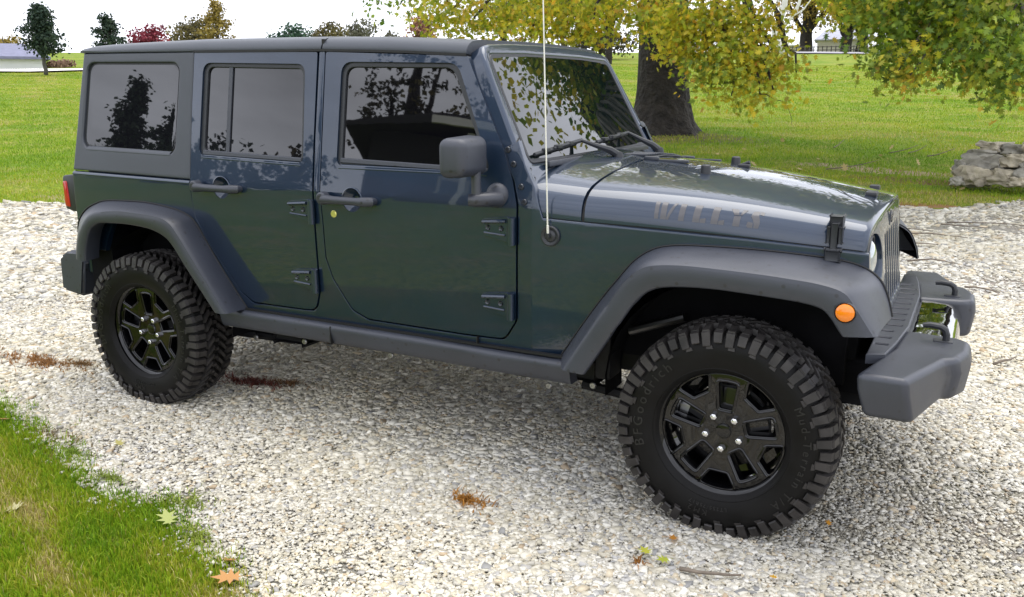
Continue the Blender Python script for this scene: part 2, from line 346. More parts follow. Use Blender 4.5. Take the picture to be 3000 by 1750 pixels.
# --- lawn sheet
def axis(lo, hi, c, fine, n):
    u = np.linspace(-1, 1, n); s = np.sign(u)*np.abs(u)**2.6
    return np.where(s < 0, c+s*(c-lo), c+s*(hi-c))+u*0
gx_ = axis(-190, 120, 0, .3, 190); gy_ = axis(-90, 260, 2, .3, 190)
GX, GY = np.meshgrid(gx_, gy_); GZ = gh(GX, GY)-.012
GZ = GZ+np.where(tdist(GX, GY) > 1.5, wob(GX, GY, .35, .035), 0)
V = np.stack([GX.ravel(), GY.ravel(), GZ.ravel()], -1); n0, n1 = GX.shape
idx = np.arange(n0*n1).reshape(n0, n1); Fq = np.stack([idx[:-1, :-1], idx[:-1, 1:], idx[1:, 1:], idx[1:, :-1]], -1).reshape(-1)
me = np_mesh('lawn', V, Fq, np.full((n0-1)*(n1-1), 4)); me.shade_smooth()
def lawn_mat():
    m, t, b = new_mat('lawn_grass'); N = t.nodes.new; Lk = t.links.new
    geo = N('ShaderNodeNewGeometry')
    def nse(sc, det=5, stretch=None):
        n = N('ShaderNodeTexNoise'); n.inputs['Scale'].default_value = sc; n.inputs['Detail'].default_value = det; n.inputs['Roughness'].default_value = .6
        if stretch:
            mp = N('ShaderNodeMapping'); mp.inputs['Scale'].default_value = stretch; Lk(geo.outputs['Position'], mp.inputs['Vector']); Lk(mp.outputs[0], n.inputs['Vector'])
        else: Lk(geo.outputs['Position'], n.inputs['Vector'])
        return n
    def ramp(src, a, bb, stops=None):
        r = N('ShaderNodeMapRange'); r.inputs[1].default_value = a; r.inputs[2].default_value = bb; r.interpolation_type = 'SMOOTHSTEP'; Lk(src, r.inputs[0]); return r.outputs[0]
    def mix(f, c1, c2):
        x = N('ShaderNodeMixRGB'); Lk(f, x.inputs[0]) if not isinstance(f, float) else None
        for i, c in ((1, c1), (2, c2)):
            if isinstance(c, tuple): x.inputs[i].default_value = (*c, 1)
            else: Lk(c, x.inputs[i])
        return x.outputs[0]
    big = nse(.22, 4, (1.0, .55, 1)); mid = nse(1.3, 5); fine = nse(28, 4, (1, .6, 1)); tiny = nse(120, 2)
    c = mix(ramp(big.outputs['Fac'], .36, .62), (.135, .235, .008), (.27, .31, .022))
    c = mix(ramp(mid.outputs['Fac'], .47, .66), c, (.34, .30, .085))
    c = mix(ramp(fine.outputs['Fac'], .35, .70), c, mix(.0, (.08, .14, .007), (.08, .14, .007)))
    c = mix(ramp(tiny.outputs['Fac'], .62, .78), c, (.27, .26, .08))
    # bare patches: where the soil or dead leaves show
    for (px, py, rx, ry, col) in ((2.05, 13.3, 1.6, .42, (.36, .27, .19)), (2.75, 12.3, 1.3, .40, (.17, .10, .045)), (2.6, 9.5, 1.1, .32, (.30, .17, .07)), (.2, -1.52, .30, .10, (.22, .15, .09)), (-3.2, 16.7, 2.6, 1.5, (.10, .075, .045)), (-7.6, 4.6, 1.3, .35, (.30, .25, .15)), (3.35, 11.0, .9, .22, (.22, .17, .06))):
        vm = N('ShaderNodeVectorMath'); vm.operation = 'SUBTRACT'; Lk(geo.outputs['Position'], vm.inputs[0]); vm.inputs[1].default_value = (px, py, 0)
        v2 = N('ShaderNodeVectorMath'); v2.operation = 'MULTIPLY'; Lk(vm.outputs[0], v2.inputs[0]); v2.inputs[1].default_value = (1/rx, 1/ry, 0)
        ln = N('ShaderNodeVectorMath'); ln.operation = 'LENGTH'; Lk(v2.outputs[0], ln.inputs[0])
        ad = N('ShaderNodeMath'); ad.operation = 'MULTIPLY_ADD'; Lk(nse(5, 5).outputs['Fac'], ad.inputs[0]); ad.inputs[1].default_value = 1.4; ad.inputs[2].default_value = -.7
        sm = N('ShaderNodeMath'); sm.operation = 'ADD'; Lk(ln.outputs['Value'], sm.inputs[0]); Lk(ad.outputs[0], sm.inputs[1])
        f = N('ShaderNodeMapRange'); f.inputs[1].default_value = 1.05; f.inputs[2].default_value = .7; Lk(sm.outputs[0], f.inputs[0]); c = mix(f.outputs[0], c, col)
    Lk(c, b.inputs['Base Color']); b.inputs['Roughness'].default_value = .9; b.inputs['Specular IOR Level'].default_value = .15
    bp = N('ShaderNodeBump'); bp.inputs['Strength'].default_value = .9; bp.inputs['Distance'].default_value = .05; Lk(fine.outputs['Fac'], bp.inputs['Height']); Lk(bp.outputs[0], b.inputs['Normal'])
    return m
M['lawn'] = lawn_mat()
setp(link_mesh('lawn', me, M['lawn']), kind='structure')
# --- gravel bed sheet
def gravel_mat():
    m, t, b = new_mat('crushed_limestone'); N = t.nodes.new; Lk = t.links.new; geo = N('ShaderNodeNewGeometry')
    def vor(sc):
        v = N('ShaderNodeTexVoronoi'); v.inputs['Scale'].default_value = sc; Lk(geo.outputs['Position'], v.inputs['Vector']); return v
    v = vor(85); n = N('ShaderNodeTexNoise'); n.inputs['Scale'].default_value = .9; n.inputs['Detail'].default_value = 6; Lk(geo.outputs['Position'], n.inputs['Vector'])
    cr = N('ShaderNodeValToRGB'); cr.color_ramp.elements[0].color = (.40, .37, .30, 1); cr.color_ramp.elements[1].color = (.62, .585, .50, 1); cr.color_ramp.elements[0].position = .1; cr.color_ramp.elements[1].position = .8
    sp = N('ShaderNodeSeparateColor'); Lk(v.outputs['Color'], sp.inputs[0]); Lk(sp.outputs[0], cr.inputs[0])
    mx = N('ShaderNodeMixRGB'); mx.blend_type = 'MULTIPLY'; mx.inputs[0].default_value = .35; Lk(cr.outputs[0], mx.inputs[1]); Lk(n.outputs['Color'], mx.inputs[2])
    d = N('ShaderNodeMixRGB'); d.inputs[2].default_value = (.27, .245, .20, 1); r = N('ShaderNodeMapRange'); r.inputs[1].default_value = .35; r.inputs[2].default_value = .62; r.inputs[4].default_value = .75; Lk(v.outputs['Distance'], r.inputs[0]); Lk(r.outputs[0], d.inputs[0]); Lk(mx.outputs[0], d.inputs[1])
    Lk(d.outputs[0], b.inputs['Base Color']); b.inputs['Roughness'].default_value = .9
    bp = N('ShaderNodeBump'); bp.inputs['Strength'].default_value = 1; bp.inputs['Distance'].default_value = .02; bp.invert = True; Lk(v.outputs['Distance'], bp.inputs['Height']); Lk(bp.outputs[0], b.inputs['Normal'])
    return m
M['gravel'] = gravel_mat()
bm = bmesh.new(); pts = []
P = [tuple(p) for p in GPOLY]
for i in range(len(P)):
    a, c_ = np.array(P[i]), np.array(P[(i+1) % len(P)]); L_ = np.linalg.norm(c_-a); k = max(1, int(L_/.12)) if max(abs(a[0]), abs(a[1])) < 15 else max(1, int(L_/1.5))
    for j in range(k):
        q = a+(c_-a)*j/k; pts.append(q+np.array([wob(q[0], q[1], 9, .03), wob(q[1]+3, q[0], 8, .03)]))
vs_ = [bm.verts.new((p[0], p[1], 0)) for p in pts]; es = [bm.edges.new((vs_[i], vs_[(i+1) % len(vs_)])) for i in range(len(vs_))]
bmesh.ops.triangle_fill(bm, use_beauty=True, edges=es)
for v in bm.verts: v.co.z = float(gh(v.co.x, v.co.y))-.006
setp(obj('gravel_drive', bm, M['gravel']), kind='structure')
# --- gravel stones
def frus(x, y, z=0, mx=1.28, my=1.3):
    d = np.stack([x-CAM[0], y-CAM[1], z-CAM[2]+0*x], -1); zc = d@CF; u = (d@CR)/np.maximum(zc, 1e-3)*FPX/1500; v = (d@CU)/np.maximum(zc, 1e-3)*FPX/875
    return (zc > .3) & (np.abs(u) < mx) & (np.abs(v) < my)
def scatter_xy(n, x0, x1, y0, y1): return rng.uniform(x0, x1, n), rng.uniform(y0, y1, n)
SX, SY, SS = [], [], []
def band(d0, d1, dens, size):
    n = int(dens*(2*d1)**2*.75)+10; a = rng.uniform(-1.5, 1.4, n); r = np.sqrt(rng.uniform(d0*d0, d1*d1, n)); n_keep = int(dens*.5*(d1*d1-d0*d0)*2.9)
    a, r = a[:n_keep], r[:n_keep]
    x, y = CAM[0]+r*np.sin(a), CAM[1]+r*np.cos(a)
    e = .05+.0*x; jx, jy_ = x+rng.normal(0, .05, len(x)), y+rng.normal(0, .05, len(y))
    bare = (wob(x*.55+3, y*1.1, 1.3, 1)+.5*wob(x, y, 5, 1)+rng.normal(0, .35, len(x)) > 1.45) & (rng.uniform(0, 1, len(x)) < .75)
    inner = frus(x, y); outer = frus(x, y, 0, 2.9, 2.6) & (rng.uniform(0, 1, len(x)) < .34)
    ok = inpoly(jx, jy_) & (inner | outer) & ~bare; x, y = x[ok], y[ok]; size = np.where(inner[ok], size, size*1.6)
    SX.append(x); SY.append(y); pk = 1+.22*np.clip(wob(x*.8, y*1.5, .9, 1), -1, 1); SS.append(size*pk*np.clip(rng.lognormal(0, .40, len(x)), .4, 2.6))
band(1.6, 3.4, 14500, .0061); band(3.4, 5.2, 9600, .0068); band(5.2, 7.5, 5200, .0088); band(7.5, 11, 1300, .015); band(11, 17, 330, .022)
SX, SY, SS = map(np.concatenate, (SX, SY, SS)); N = len(SX)
bv = []; 
for sx in (-1, 1):
    for sy in (-1, 1):
        for sz in (-1, 1): bv.append((sx, sy, sz))
PAL = np.array([(.60, .565, .47), (.68, .65, .56), (.50, .46, .355), (.43, .405, .34), (.42, .405, .37), (.56, .48, .34), (.42, .33, .22), (.30, .295, .28)]); PW = [.30, .22, .19, .12, .07, .06, .02, .02]
Vs, Fs, Ss, Cs = [], [], [], []; off = 0
shapes = []
for k in range(9):
    j = rng.uniform(.55, 1.25, (8, 3)); b_ = np.array(bv)*j*np.array([rng.uniform(.8, 1.35), rng.uniform(.65, 1.0), rng.uniform(.30, .52)]); shapes.append(b_)
cubeF = [(0, 1, 3), (0, 3, 2), (4, 6, 7), (4, 7, 5), (0, 4, 5), (0, 5, 1), (2, 3, 7), (2, 7, 6), (0, 2, 6), (0, 6, 4), (1, 5, 7), (1, 7, 3)]
which = rng.integers(0, 9, N); pc = PAL[rng.choice(8, N, p=PW)]*rng.uniform(.90, 1.10, (N, 1))
tint = wob(SX, SY, 1.1, .5); pc = pc*(1+.10*np.clip(wob(SX*.7+1, SY*1.3, .8, 1), -1.2, 1.0))[:, None]; pc = pc*(1+np.clip(tint, -.8, .8)[:, None]*np.array([.02, .0, -.06])) 
for k in range(9):
    s_ = which == k; m3 = rotm(s_.sum(), .30)*SS[s_][:, None, None]; tr = np.stack([SX[s_], SY[s_], gh(SX[s_], SY[s_])+SS[s_]*rng.uniform(-.25, .12, s_.sum())], -1)
    v, f, s2, c2 = instances(shapes[k], cubeF, m3, tr, pc[s_]); Vs.append(v); Fs.append(f+off); Ss.append(s2); Cs.append(c2); off += len(v)
me = np_mesh('gravel_stones', np.concatenate(Vs), np.concatenate(Fs), np.concatenate(Ss), np.concatenate(Cs))
setp(link_mesh('gravel_stones', me, M['stone']), 'loose crushed pale limestone covering the drive under and around the vehicle', 'gravel', kind='stuff')
print('stones', N)
# --- grass blades
def blades(name, x, y, hgt, wid, cols, label, lean=.45, up=0.):
    n = len(x); a = rng.uniform(0, 2*np.pi, n); h = hgt*rng.uniform(.5, 1.3, n); w = wid*rng.uniform(.6, 1.3, n)
    dx, dy = np.cos(a), np.sin(a); b = rng.uniform(0, 2*np.pi, n); ln = np.abs(rng.normal(0, lean, n))*h; lx, ly = np.cos(b)*ln, np.sin(b)*ln
    z = gh(x, y)-.012+up+np.where(tdist(x, y) > 1.5, wob(x, y, .35, .035), 0)
    P0 = np.stack([x-dx*w, y-dy*w, z], -1); P1 = np.stack([x+dx*w, y+dy*w, z], -1)
    P2 = np.stack([x+lx*.35+dx*w*.8, y+ly*.35+dy*w*.8, z+h*.6], -1); P3 = np.stack([x+lx*.35-dx*w*.8, y+ly*.35-dy*w*.8, z+h*.6], -1)
    P4 = np.stack([x+lx, y+ly, z+h*np.sqrt(np.maximum(.25, 1-(ln/h)**2*.5))], -1)
    Vv = np.stack([P0, P1, P2, P3, P4], 1).reshape(-1, 3); base = np.arange(n)*5
    F = np.stack([base, base+1, base+2, base+3, base+3, base+2, base+4], -1).reshape(-1); S = np.tile([4, 3], n)
    me = np_mesh(name, Vv, F, S, np.repeat(cols, 5, axis=0)); return setp(link_mesh(name, me, M['blade']), label, 'grass', kind='stuff')
GP = np.array([(.20, .32, .012), (.29, .37, .02), (.13, .25, .012), (.36, .36, .04), (.52, .45, .18), (.42, .33, .13)])
def gcols(x, y, dry=0.):
    q = wob(x, y, 2.1, .38)+wob(x+5, y-2, .6, .42)+rng.normal(0, .35, len(x))+dry
    i = np.where(q < -.45, 2, np.where(q < .10, 0, np.where(q < .5, 1, np.where(q < .85, 3, np.where(q < 1.2, 4, 5)))))
    return GP[i]*rng.uniform(.75, 1.3, (len(x), 1))
x, y = scatter_xy(560000, -3.5, 3.2, -4.2, -.7); jx, jy_ = x+rng.normal(0, .05, len(x))+wob(x, y, 11, .03), y+rng.normal(0, .05, len(x))+wob(y, x, 13, .03)
ok = ~inpoly(jx, jy_) & frus(x, y, mx=1.7, my=1.9); x, y = x[ok], y[ok]
dry = np.exp(-((y+1.86+.33*(x-.2)+.05*np.sin(x*7))/.08)**2)*.95+np.exp(-((y+1.72+.2*(x-.2)+.05*np.sin(x*5))/.07)**2)*.45                       # worn straw-coloured strip parallel to the edge
blades('near_grass', x, y, .036, .0022, gcols(x, y, dry-.12), 'short green and straw coloured grass beside the gravel in the near left corner')
print('near blades', len(x))
n = 800000; a = rng.uniform(-1.2, .5, n); r = 10.5+rng.uniform(0, 1, n)**1.7*66; x, y = CAM[0]+r*np.sin(a), CAM[1]+r*np.cos(a)
jx, jy_ = x+rng.normal(0, .12, n), y+rng.normal(0, .12, n)
ok = ~inpoly(jx, jy_) & (tdist(x, y) > -.6) & frus(x, y, .3, mx=1.5, my=1.1); x, y, r = x[ok], y[ok], r[ok]
blades('lawn_grass', x, y, .050, .0028*(r/11)**.95, gcols(x*.4, y*.7, .06+.28*np.clip(wob(x*.5, y*1.1, .55, 1), -1, 1)), 'mown yellow green lawn grass rising beyond the gravel drive', .6)
print('far blades', len(x))
# small weeds and dead grass in the gravel
def clump(px, py, rx, ry, n): 
    n = int(n*.55); a = rng.uniform(0, 2*np.pi, n); q = np.abs(rng.normal(0, .62, n)); x_, y_ = px+rx*q*np.cos(a), py+ry*q*np.sin(a); ok_ = wob(x_*3, y_*5, 6, 1)+rng.normal(0, .5, n) > -.25; return x_[ok_], y_[ok_]
xs_, ys_, cs_ = [], [], []
for px, py, rx, ry, n, col in ((-1.15, -.74, .34, .10, 2600, (.30, .15, .05)), (-.85, -.66, .16, .06, 600, (.22, .13, .05)), (.26, -.43, .20, .06, 2000, (.16, .05, .035)), (.46, -.36, .14, .05, 600, (.20, .11, .05)), (2.02, -1.10, .10, .05, 520, (.40, .19, .04)),
        (1.08, -1.62, .12, .07, 500, (.24, .30, .05)), (1.32, -1.80, .10, .05, 380, (.26, .32, .05)), (.62, -1.62, .10, .04, 380, (.22, .28, .05)), (.25, -1.52, .12, .04, 380, (.20, .28, .04)), (.0, -1.42, .2, .05, 260, (.19, .14, .06)), (2.78, -1.22, .04, .02, 80, (.32, .14, .03))):
    q, w = clump(px, py, rx, ry, n); xs_.append(q); ys_.append(w); cs_.append(np.array(col)*rng.uniform(.6, 1.4, (len(q), 1)))
blades('weeds', np.concatenate(xs_), np.concatenate(ys_), .024, .0030, np.concatenate(cs_), 'scattered weeds and dead grass poking through the gravel', 1.5, .016)
# ================================================================== the parked four-door off-roader
SUV = empty('parked_suv', (1.47, 0, 0), 'dark blue-green four-door off-road vehicle with black wheels and charcoal fender flares parked on the gravel', 'car')
def ymag(x, z):
    if z <= 1.13: y = .785-.012*((z-.95)/.4)**2
    else: y = .7826-.180*(z-1.13)
    if x > 2.15: y -= .205*(x-2.15)/1.21
    return y
def side_map(bm, s, w):
    """(u,v,w) plate -> flank of the body; s=-1 is the near side"""
    for v in bm.verts:
        x, z, d = v.co.x, v.co.y, v.co.z
        v.co = Vector((x, s*(ymag(x, z)+w+d), z))
ZC = [.45+.055*i for i in range(25)]
def flank(name, outline, holes=(), s=-1, w=0., th=.03, bev=.004, seg=2, mat='paint', parent=SUV, cutx=True, fine=True):
    bm = plate_bm(outline, holes, th, bev, seg)
    if fine:
        cuts(bm, 1, ZC+[1.13])
        if cutx: cuts(bm, 0, [2.15]+[-.5+.22*i for i in range(19)])
    side_map(bm, s, w)
    return obj(name, bm, M[mat] if isinstance(mat, str) else mat, parent, wn=True)
def add_flank_poly(bm, outline, s, w, th, bev=.002, mi=0, holes=()):
    t = plate_bm(outline, holes, th, bev, 1); side_map(t, s, w); merge(bm, t, mi)

FD = rp([(1.085, 1.727, .012), (1.0965, 1.353), (1.103, 1.13), (1.115, .99), (1.121, .835, .1), (1.155, .743, .1), (1.25, .612, .06), (1.335, .578, .06), (1.832, .574),
         (2.020, .578, .05), (2.074, .66, .06), (2.078, .80), (2.080, 1.127, .1), (2.056, 1.212, .1), (2.0, 1.345), (1.917, 1.493), (1.806, 1.698, .015)])
RD = rp([(.289, 1.742, .012), (.293, 1.464), (.307, 1.132), (.312, 1.05, .1), (.327, .963, .1), (.396, .858), (.577, .627, .05), (.66, .578, .05), (.963, .580),
         (1.040, .585, .05), (1.066, .67, .05), (1.067, .80), (1.060, 1.13), (1.050, 1.353), (1.041, 1.727, .012)])
BODY = [(-.555, .74), (-.555, 1.1415), (.303, 1.131)]
BODY += [(.310, 1.05), (.326, .963), (.394, .857), (.575, .625)] + rp([(.577, .627), (.655, .572, .05), (.963, .575), (1.045, .579, .055), (1.071, .67, .05), (1.072, .80)])[1:]
BODY += [(1.065, 1.13), (1.0555, 1.353), (1.0475, 1.735), (1.0800, 1.735), (1.0915, 1.353), (1.0985, 1.13), (1.110, .99), (1.116, .835)]
BODY += rp([(1.116, .83), (1.151, .741, .1), (1.247, .607, .06), (1.333, .573, .06), (1.832, .569), (2.023, .573, .05), (2.079, .66, .06), (2.083, .80), (2.085, 1.127)])[1:]
BODY += [(2.061, 1.213), (2.006, 1.346), (2.062, 1.372, ), (2.10, 1.285), (2.150, 1.20), (2.19, 1.083), (2.33, 1.074), (2.65, 1.058), (2.95, 1.042), (3.21, 1.024), (3.352, 1.012)]
BODY += [(3.36, .92), (3.18, .915), (2.75, .92), (2.68, .90), (2.62, .85), (2.51, .72), (2.33, .535), (.56, .535)]
BODY += [(.46, .66), (.33, .85), (.26, .90), (.16, .93), (-.21, .93), (-.28, .89), (-.33, .81), (-.36, .74)]
body = None
for s in (-1, 1):
    b = flank('body_side', BODY, s=s, bev=.0045)
    flank('inner_shell', [(-.5, 1.0), (.30, .95), (.60, .57), (2.09, .57), (2.09, 1.15), (1.80, 1.70), (-.48, 1.72)], s=s, w=-.034, th=.01, bev=0, mat='slot', fine=False)
# tailgate, floor and inner tub
bm = bm_new(); add_box(bm, -.552, -.52, -.755, .755, .60, 1.14, .012); obj('tailgate', bm, M['paint'], SUV)
bm = bm_new(); add_box(bm, -.51, 3.30, -.56, .56, .52, .98); add_box(bm, -.515, -.345, -.755, .755, .50, .98); add_box(bm, .5, 2.30, -.74, .74, .50, .545); add_box(bm, 2.2, 3.33, -.50, .50, .60, 1.08)
for x in (0, 2.946):      # wheel-house liners
    for s in (-1, 1):
        rows = []
        for k in range(13):
            a = math.pi*((-.06+1.12*k/12) if x == 0 else (.33+.71*k/12)); r = .50 if x else .475
            rows.append([(x+r*math.cos(a)*1.0, s*.56, .45+r*math.sin(a)*(.92)), (x+r*math.cos(a), s*.74, .45+r*math.sin(a)*(.92))])
        add_grid(bm, rows)
obj('underbody', bm, M['dark'], SUV)

# ---- doors
def handle(x, z, s, door):
    bm = bm_new(); y0 = s*ymag(x, z)
    t = bmesh.new(); add_lathe(t, [(.0, -.034), (.024, -.031), (.040, -.018), (.049, -.003), (.0535, .0025), (.057, .0005)], (x+.005, y0, z-.004), sgn=s, n=32); merge(bm, t, 1)
    P = [(-.135, .0), (-.132, .03), (-.115, .042), (-.06, .044), (.06, .044), (.10, .040), (.125, .02), (.128, .0)]
    add_tube(bm, [(x+px, y0+s*py, z-.002) for px, py in P], [.018, .022, .0235, .0175, .017, .021, .020, .014], 12)
    t = bmesh.new(); add_lathe(t, [(.0, .056), (.013, .056), (.021, .055), (.0275, .049), (.0285, .02)], (x-.125, y0, z+.002), sgn=s, n=20); merge(bm, t)
    t = bmesh.new(); add_lathe(t, [(.0, .060), (.0145, .060), (.0155, .054)], (x-.125, y0, z+.002), sgn=s, n=20); merge(bm, t, 2)
    obj('door_handle', bm, [M['plastic'], M['paint'], M['trim']], door)
def hinge(x, z, s, door):
    bm = bm_new(); y0 = ymag(x, z)
    add_flank_poly(bm, rp([(x-.138, z+.038, .015), (x-.02, z+.052, .01), (x-.02, z-.050, .008), (x-.135, z-.026, .012)]), s, .012, .014, .003)
    add_tube(bm, [(x-.135, s*(y0+.016), z+.026), (x-.03, s*(y0+.018), z+.035)], .0075, 8)
    add_tube(bm, [(x-.130, s*(y0+.013), z-.016), (x-.035, s*(y0+.014), z-.022)], .004, 6)
    add_tube(bm, [(x-.004, s*(y0+.016), z+.050), (x-.004, s*(y0+.016), z-.058)], .0155, 14)
    add_box(bm, x-.03, x-.006, s*(y0+.001), s*(y0+.014), z-.05, z+.046)
    for dx in (-.113, -.053):
        t = bmesh.new(); add_lathe(t, [(.0, .010), (.004, .012), (.009, .016), (.0115, .013), (.012, .011)], (x+dx, s*y0, z+.004), sgn=s, n=14); merge(bm, t, 1)
    obj('hinge', bm, [M['paint'], M['bolt']], door)
FW_OUT = rp([(1.176, 1.683, .055), (1.762, 1.670, .075), (1.955, 1.246, .03), (1.184, 1.246, .035)], 6)
FW_IN = rp([(1.196, 1.660, .045), (1.738, 1.651, .07), (1.928, 1.266, .02), (1.204, 1.268, .02)], 6)
RW_OUT = rp([(.352, 1.690, .05), (.974, 1.676, .05), (.998, 1.246, .035), (.356, 1.262, .04)], 6)
RW_IN = rp([(.376, 1.669, .035), (.955, 1.655, .035), (.978, 1.268, .02), (.379, 1.283, .025)], 6)
for s in (-1, 1):
    for nm, out, wo, wi in (('front_door', FD, FW_OUT, FW_IN), ('rear_door', RD, RW_OUT, RW_IN)):
        hx, hz = (1.277, 1.101) if nm == 'front_door' else (.510, 1.115)
        bowl = [(hx+.050*math.cos(2*math.pi*k/28), hz+.050*math.sin(2*math.pi*k/28)) for k in range(28)]
        d = flank(nm, inset(out, .0015), [wo, bowl], s=s, w=.0015, th=.030, bev=.0055, seg=3)
        flank('window_glass', inset(wi, -.012), s=s, w=-.019, th=.005, bev=.0, mat='glass_front' if nm == 'front_door' else 'glass', parent=d, cutx=False, fine=False)
        flank('window_seal', inset(wo, -.003), [wi], s=s, w=-.0085, th=.012, bev=.004, mat='trim', parent=d, cutx=False, fine=False)
        bm = bm_new()
        lo = [(wo, wi)]
        zb = 1.256 if nm == 'front_door' else 1.264
        x0, x1 = (1.20, 1.935) if nm == 'front_door' else (.375, .982)
        add_flank_poly(bm, [(x0, zb+.022), (x1, zb+.006), (x1, zb-.012), (x0, zb+.001)], s, -.002, .012, .003)
        if nm == 'rear_door': add_flank_poly(bm, [(.508, 1.668), (.531, 1.667), (.537, 1.27), (.514, 1.27)], s, -.010, .008, .002)
        obj('window_strip', bm, M['plastic'], d)
        bm = bm_new(); rows = []; z0_, z1_ = (1.246, 1.246) if nm == 'front_door' else (1.262, 1.247)
        for i in range(13):                                  # painted sill below the glass, tilted to the sky
            xx = x0-.004+(x1-x0+.006)*i/12; zz = z0_+(z1_-z0_)*i/12
            rows.append([(xx, s*(ymag(xx, zz)+w), zz+dz_) for w, dz_ in ((-.016, .010), (-.002, .001), (.0042, -.009), (.0040, -.015), (-.004, -.020))])
        add_grid(bm, rows); obj('window_sill', bm, M['paint'], d, sharp=60)
        if nm == 'front_door':
            handle(1.272, 1.105, s, d); hinge(2.070, 1.030, s, d); hinge(2.064, .725, s, d)
            bm = bm_new(); add_lathe(bm, [(0, .006), (.012, .006), (.016, .003), (.0165, 0)], (1.176, s*ymag(1.18, 1.034), 1.036), sgn=s, n=18); obj('lock', bm, M['lock'], d)
        else:
            handle(.505, 1.119, s, d); hinge(1.066, 1.042, s, d); hinge(1.064, .728, s, d)

# ---- hardtop
HT = [(-.555, 1.156), (.3005, 1.145), (.296, 1.25), (.288, 1.464), (.283, 1.7425), (-.512, 1.7475)]
QW_OUT = rp([(-.478, 1.700, .055), (.190, 1.692, .055), (.187, 1.258, .05), (-.494, 1.272, .06)], 6)
QW_IN = rp([(-.462, 1.690, .05), (.178, 1.682, .045), (.176, 1.270, .04), (-.476, 1.283, .05)], 6)
for s in (-1, 1):                                    # bright ledge where the tub ends under the hardtop
    bm = bm_new(); rows = []
    for i in range(14):
        xx = -.553+(.300+.553)*i/13; zz = 1.1425-.0105*i/13
        rows.append([(xx, s*(ymag(xx, zz)+w), zz+dz_) for w, dz_ in ((-.014, .010), (-.003, .006), (.0035, -.003), (.0035, -.009), (-.004, -.014))])
    add_grid(bm, rows); obj('belt_ledge', bm, M['paint'], SUV, sharp=60)
for s in (-1, 1):
    h = flank('hardtop_side', HT, [QW_OUT], s=s, w=-.001, th=.03, bev=.009, seg=3, mat='hardtop')
    bm = bm_new(); rows = []
    for i in range(11):
        xx = -.455+.61*i/10; zz = 1.272-.010*i/10
        rows.append([(xx, s*(ymag(xx, zz)+w), zz+dz_) for w, dz_ in ((-.016, .010), (-.004, .002), (.0015, -.008), (.001, -.014), (-.006, -.018))])
    add_grid(bm, rows); obj('window_sill', bm, M['hardtop'], h, sharp=60)
    flank('quarter_window', inset(QW_IN, -.001), s=s, w=-.013, th=.006, bev=.002, mat='glass', parent=h, cutx=False, fine=False)
    flank('window_seal', inset(QW_OUT, -.002), [QW_IN], s=s, w=-.016, th=.010, bev=.002, mat='trim', parent=h, cutx=False, fine=False)
def zg(x): return np.interp(x, [-.52, .28, 1.07, 1.45, 1.80, 1.86], [1.7505, 1.743, 1.734, 1.722, 1.702, 1.695])
def zt(x): return np.interp(x, [-.56, -.45, .24, 1.02, 1.40, 1.74, 1.86], [1.772, 1.787, 1.797, 1.789, 1.778, 1.760, 1.752])
def roof_bm(xs, k0=1.):
    bm = bm_new(); rows = []
    for i, x in enumerate(xs):
        g, t = float(zg(x)), float(zt(x)); yb = ymag(.3, g)+.003
        half = [(yb-.03, g-.004), (yb, g), (yb+.001, g+.009), (yb-.003, g+(t-g)*.36), (yb-.012, g+(t-g)*.58), (yb-.026, g+(t-g)*.80), (yb-.048, t-.001), (yb-.12, t+.008), (.36, t+.012), (.15, t+.016)]
        rows.append([(x, -y, z) for y, z in half]+[(x, y, z) for y, z in half[::-1]])
    add_grid(bm, rows)
    for r, dx in ((rows[0], .0), (rows[-1], .0)):
        bm.faces.new([bm.verts.new((p[0]+dx, p[1], p[2]-.0)) for p in r])
    bmesh.ops.remove_doubles(bm, verts=bm.verts[:], dist=1e-5)
    return bm
xs = [-.53, -.515, -.47, -.3, 0, .3, .6, .9, 1.055, 1.060]
obj('roof_panel', roof_bm(xs), M['hardtop'], SUV, sharp=40)
obj('roof_panel', roof_bm([1.068, 1.073, 1.2, 1.4, 1.55, 1.7, 1.795, 1.80]), M['hardtop'], SUV, sharp=40)
bm = bm_new()                                      # rear wall and lift glass of the top, dark drip rail
add_prism(bm, [(-.545, 1.14), (-.49, 1.14), (-.45, 1.76), (-.505, 1.76)], lambda u, v, w: (u, w, v), -.655, .655, .01)
obj('hardtop_back', bm, M['hardtop'], SUV)
bm = bm_new(); add_prism(bm, [(-.549, 1.25), (-.543, 1.25), (-.512, 1.70), (-.518, 1.70)], lambda u, v, w: (u, w, v), -.56, .56, 0); obj('rear_glass', bm, M['glass'], SUV)
for s in (-1, 1):
    bm = bm_new(); rows = []
    for x in (.285, .6, .9, 1.06, 1.3, 1.5, 1.7, 1.80):
        g = float(zg(x)); y = ymag(.3, g); rows.append([(x, s*(y-.03), g-.001), (x, s*(y+.006), g+.004), (x, s*(y+.007), g-.006), (x, s*(y-.03), g-.010)])
    add_grid(bm, rows, closed_v=True, caps=True)
    obj('drip_rail', bm, M['slot'], SUV)
    bm = bm_new(); add_box(bm, 1.058, 1.070, s*.60, s*.668, 1.742, 1.780); obj('roof_seam', bm, M['slot'], SUV)

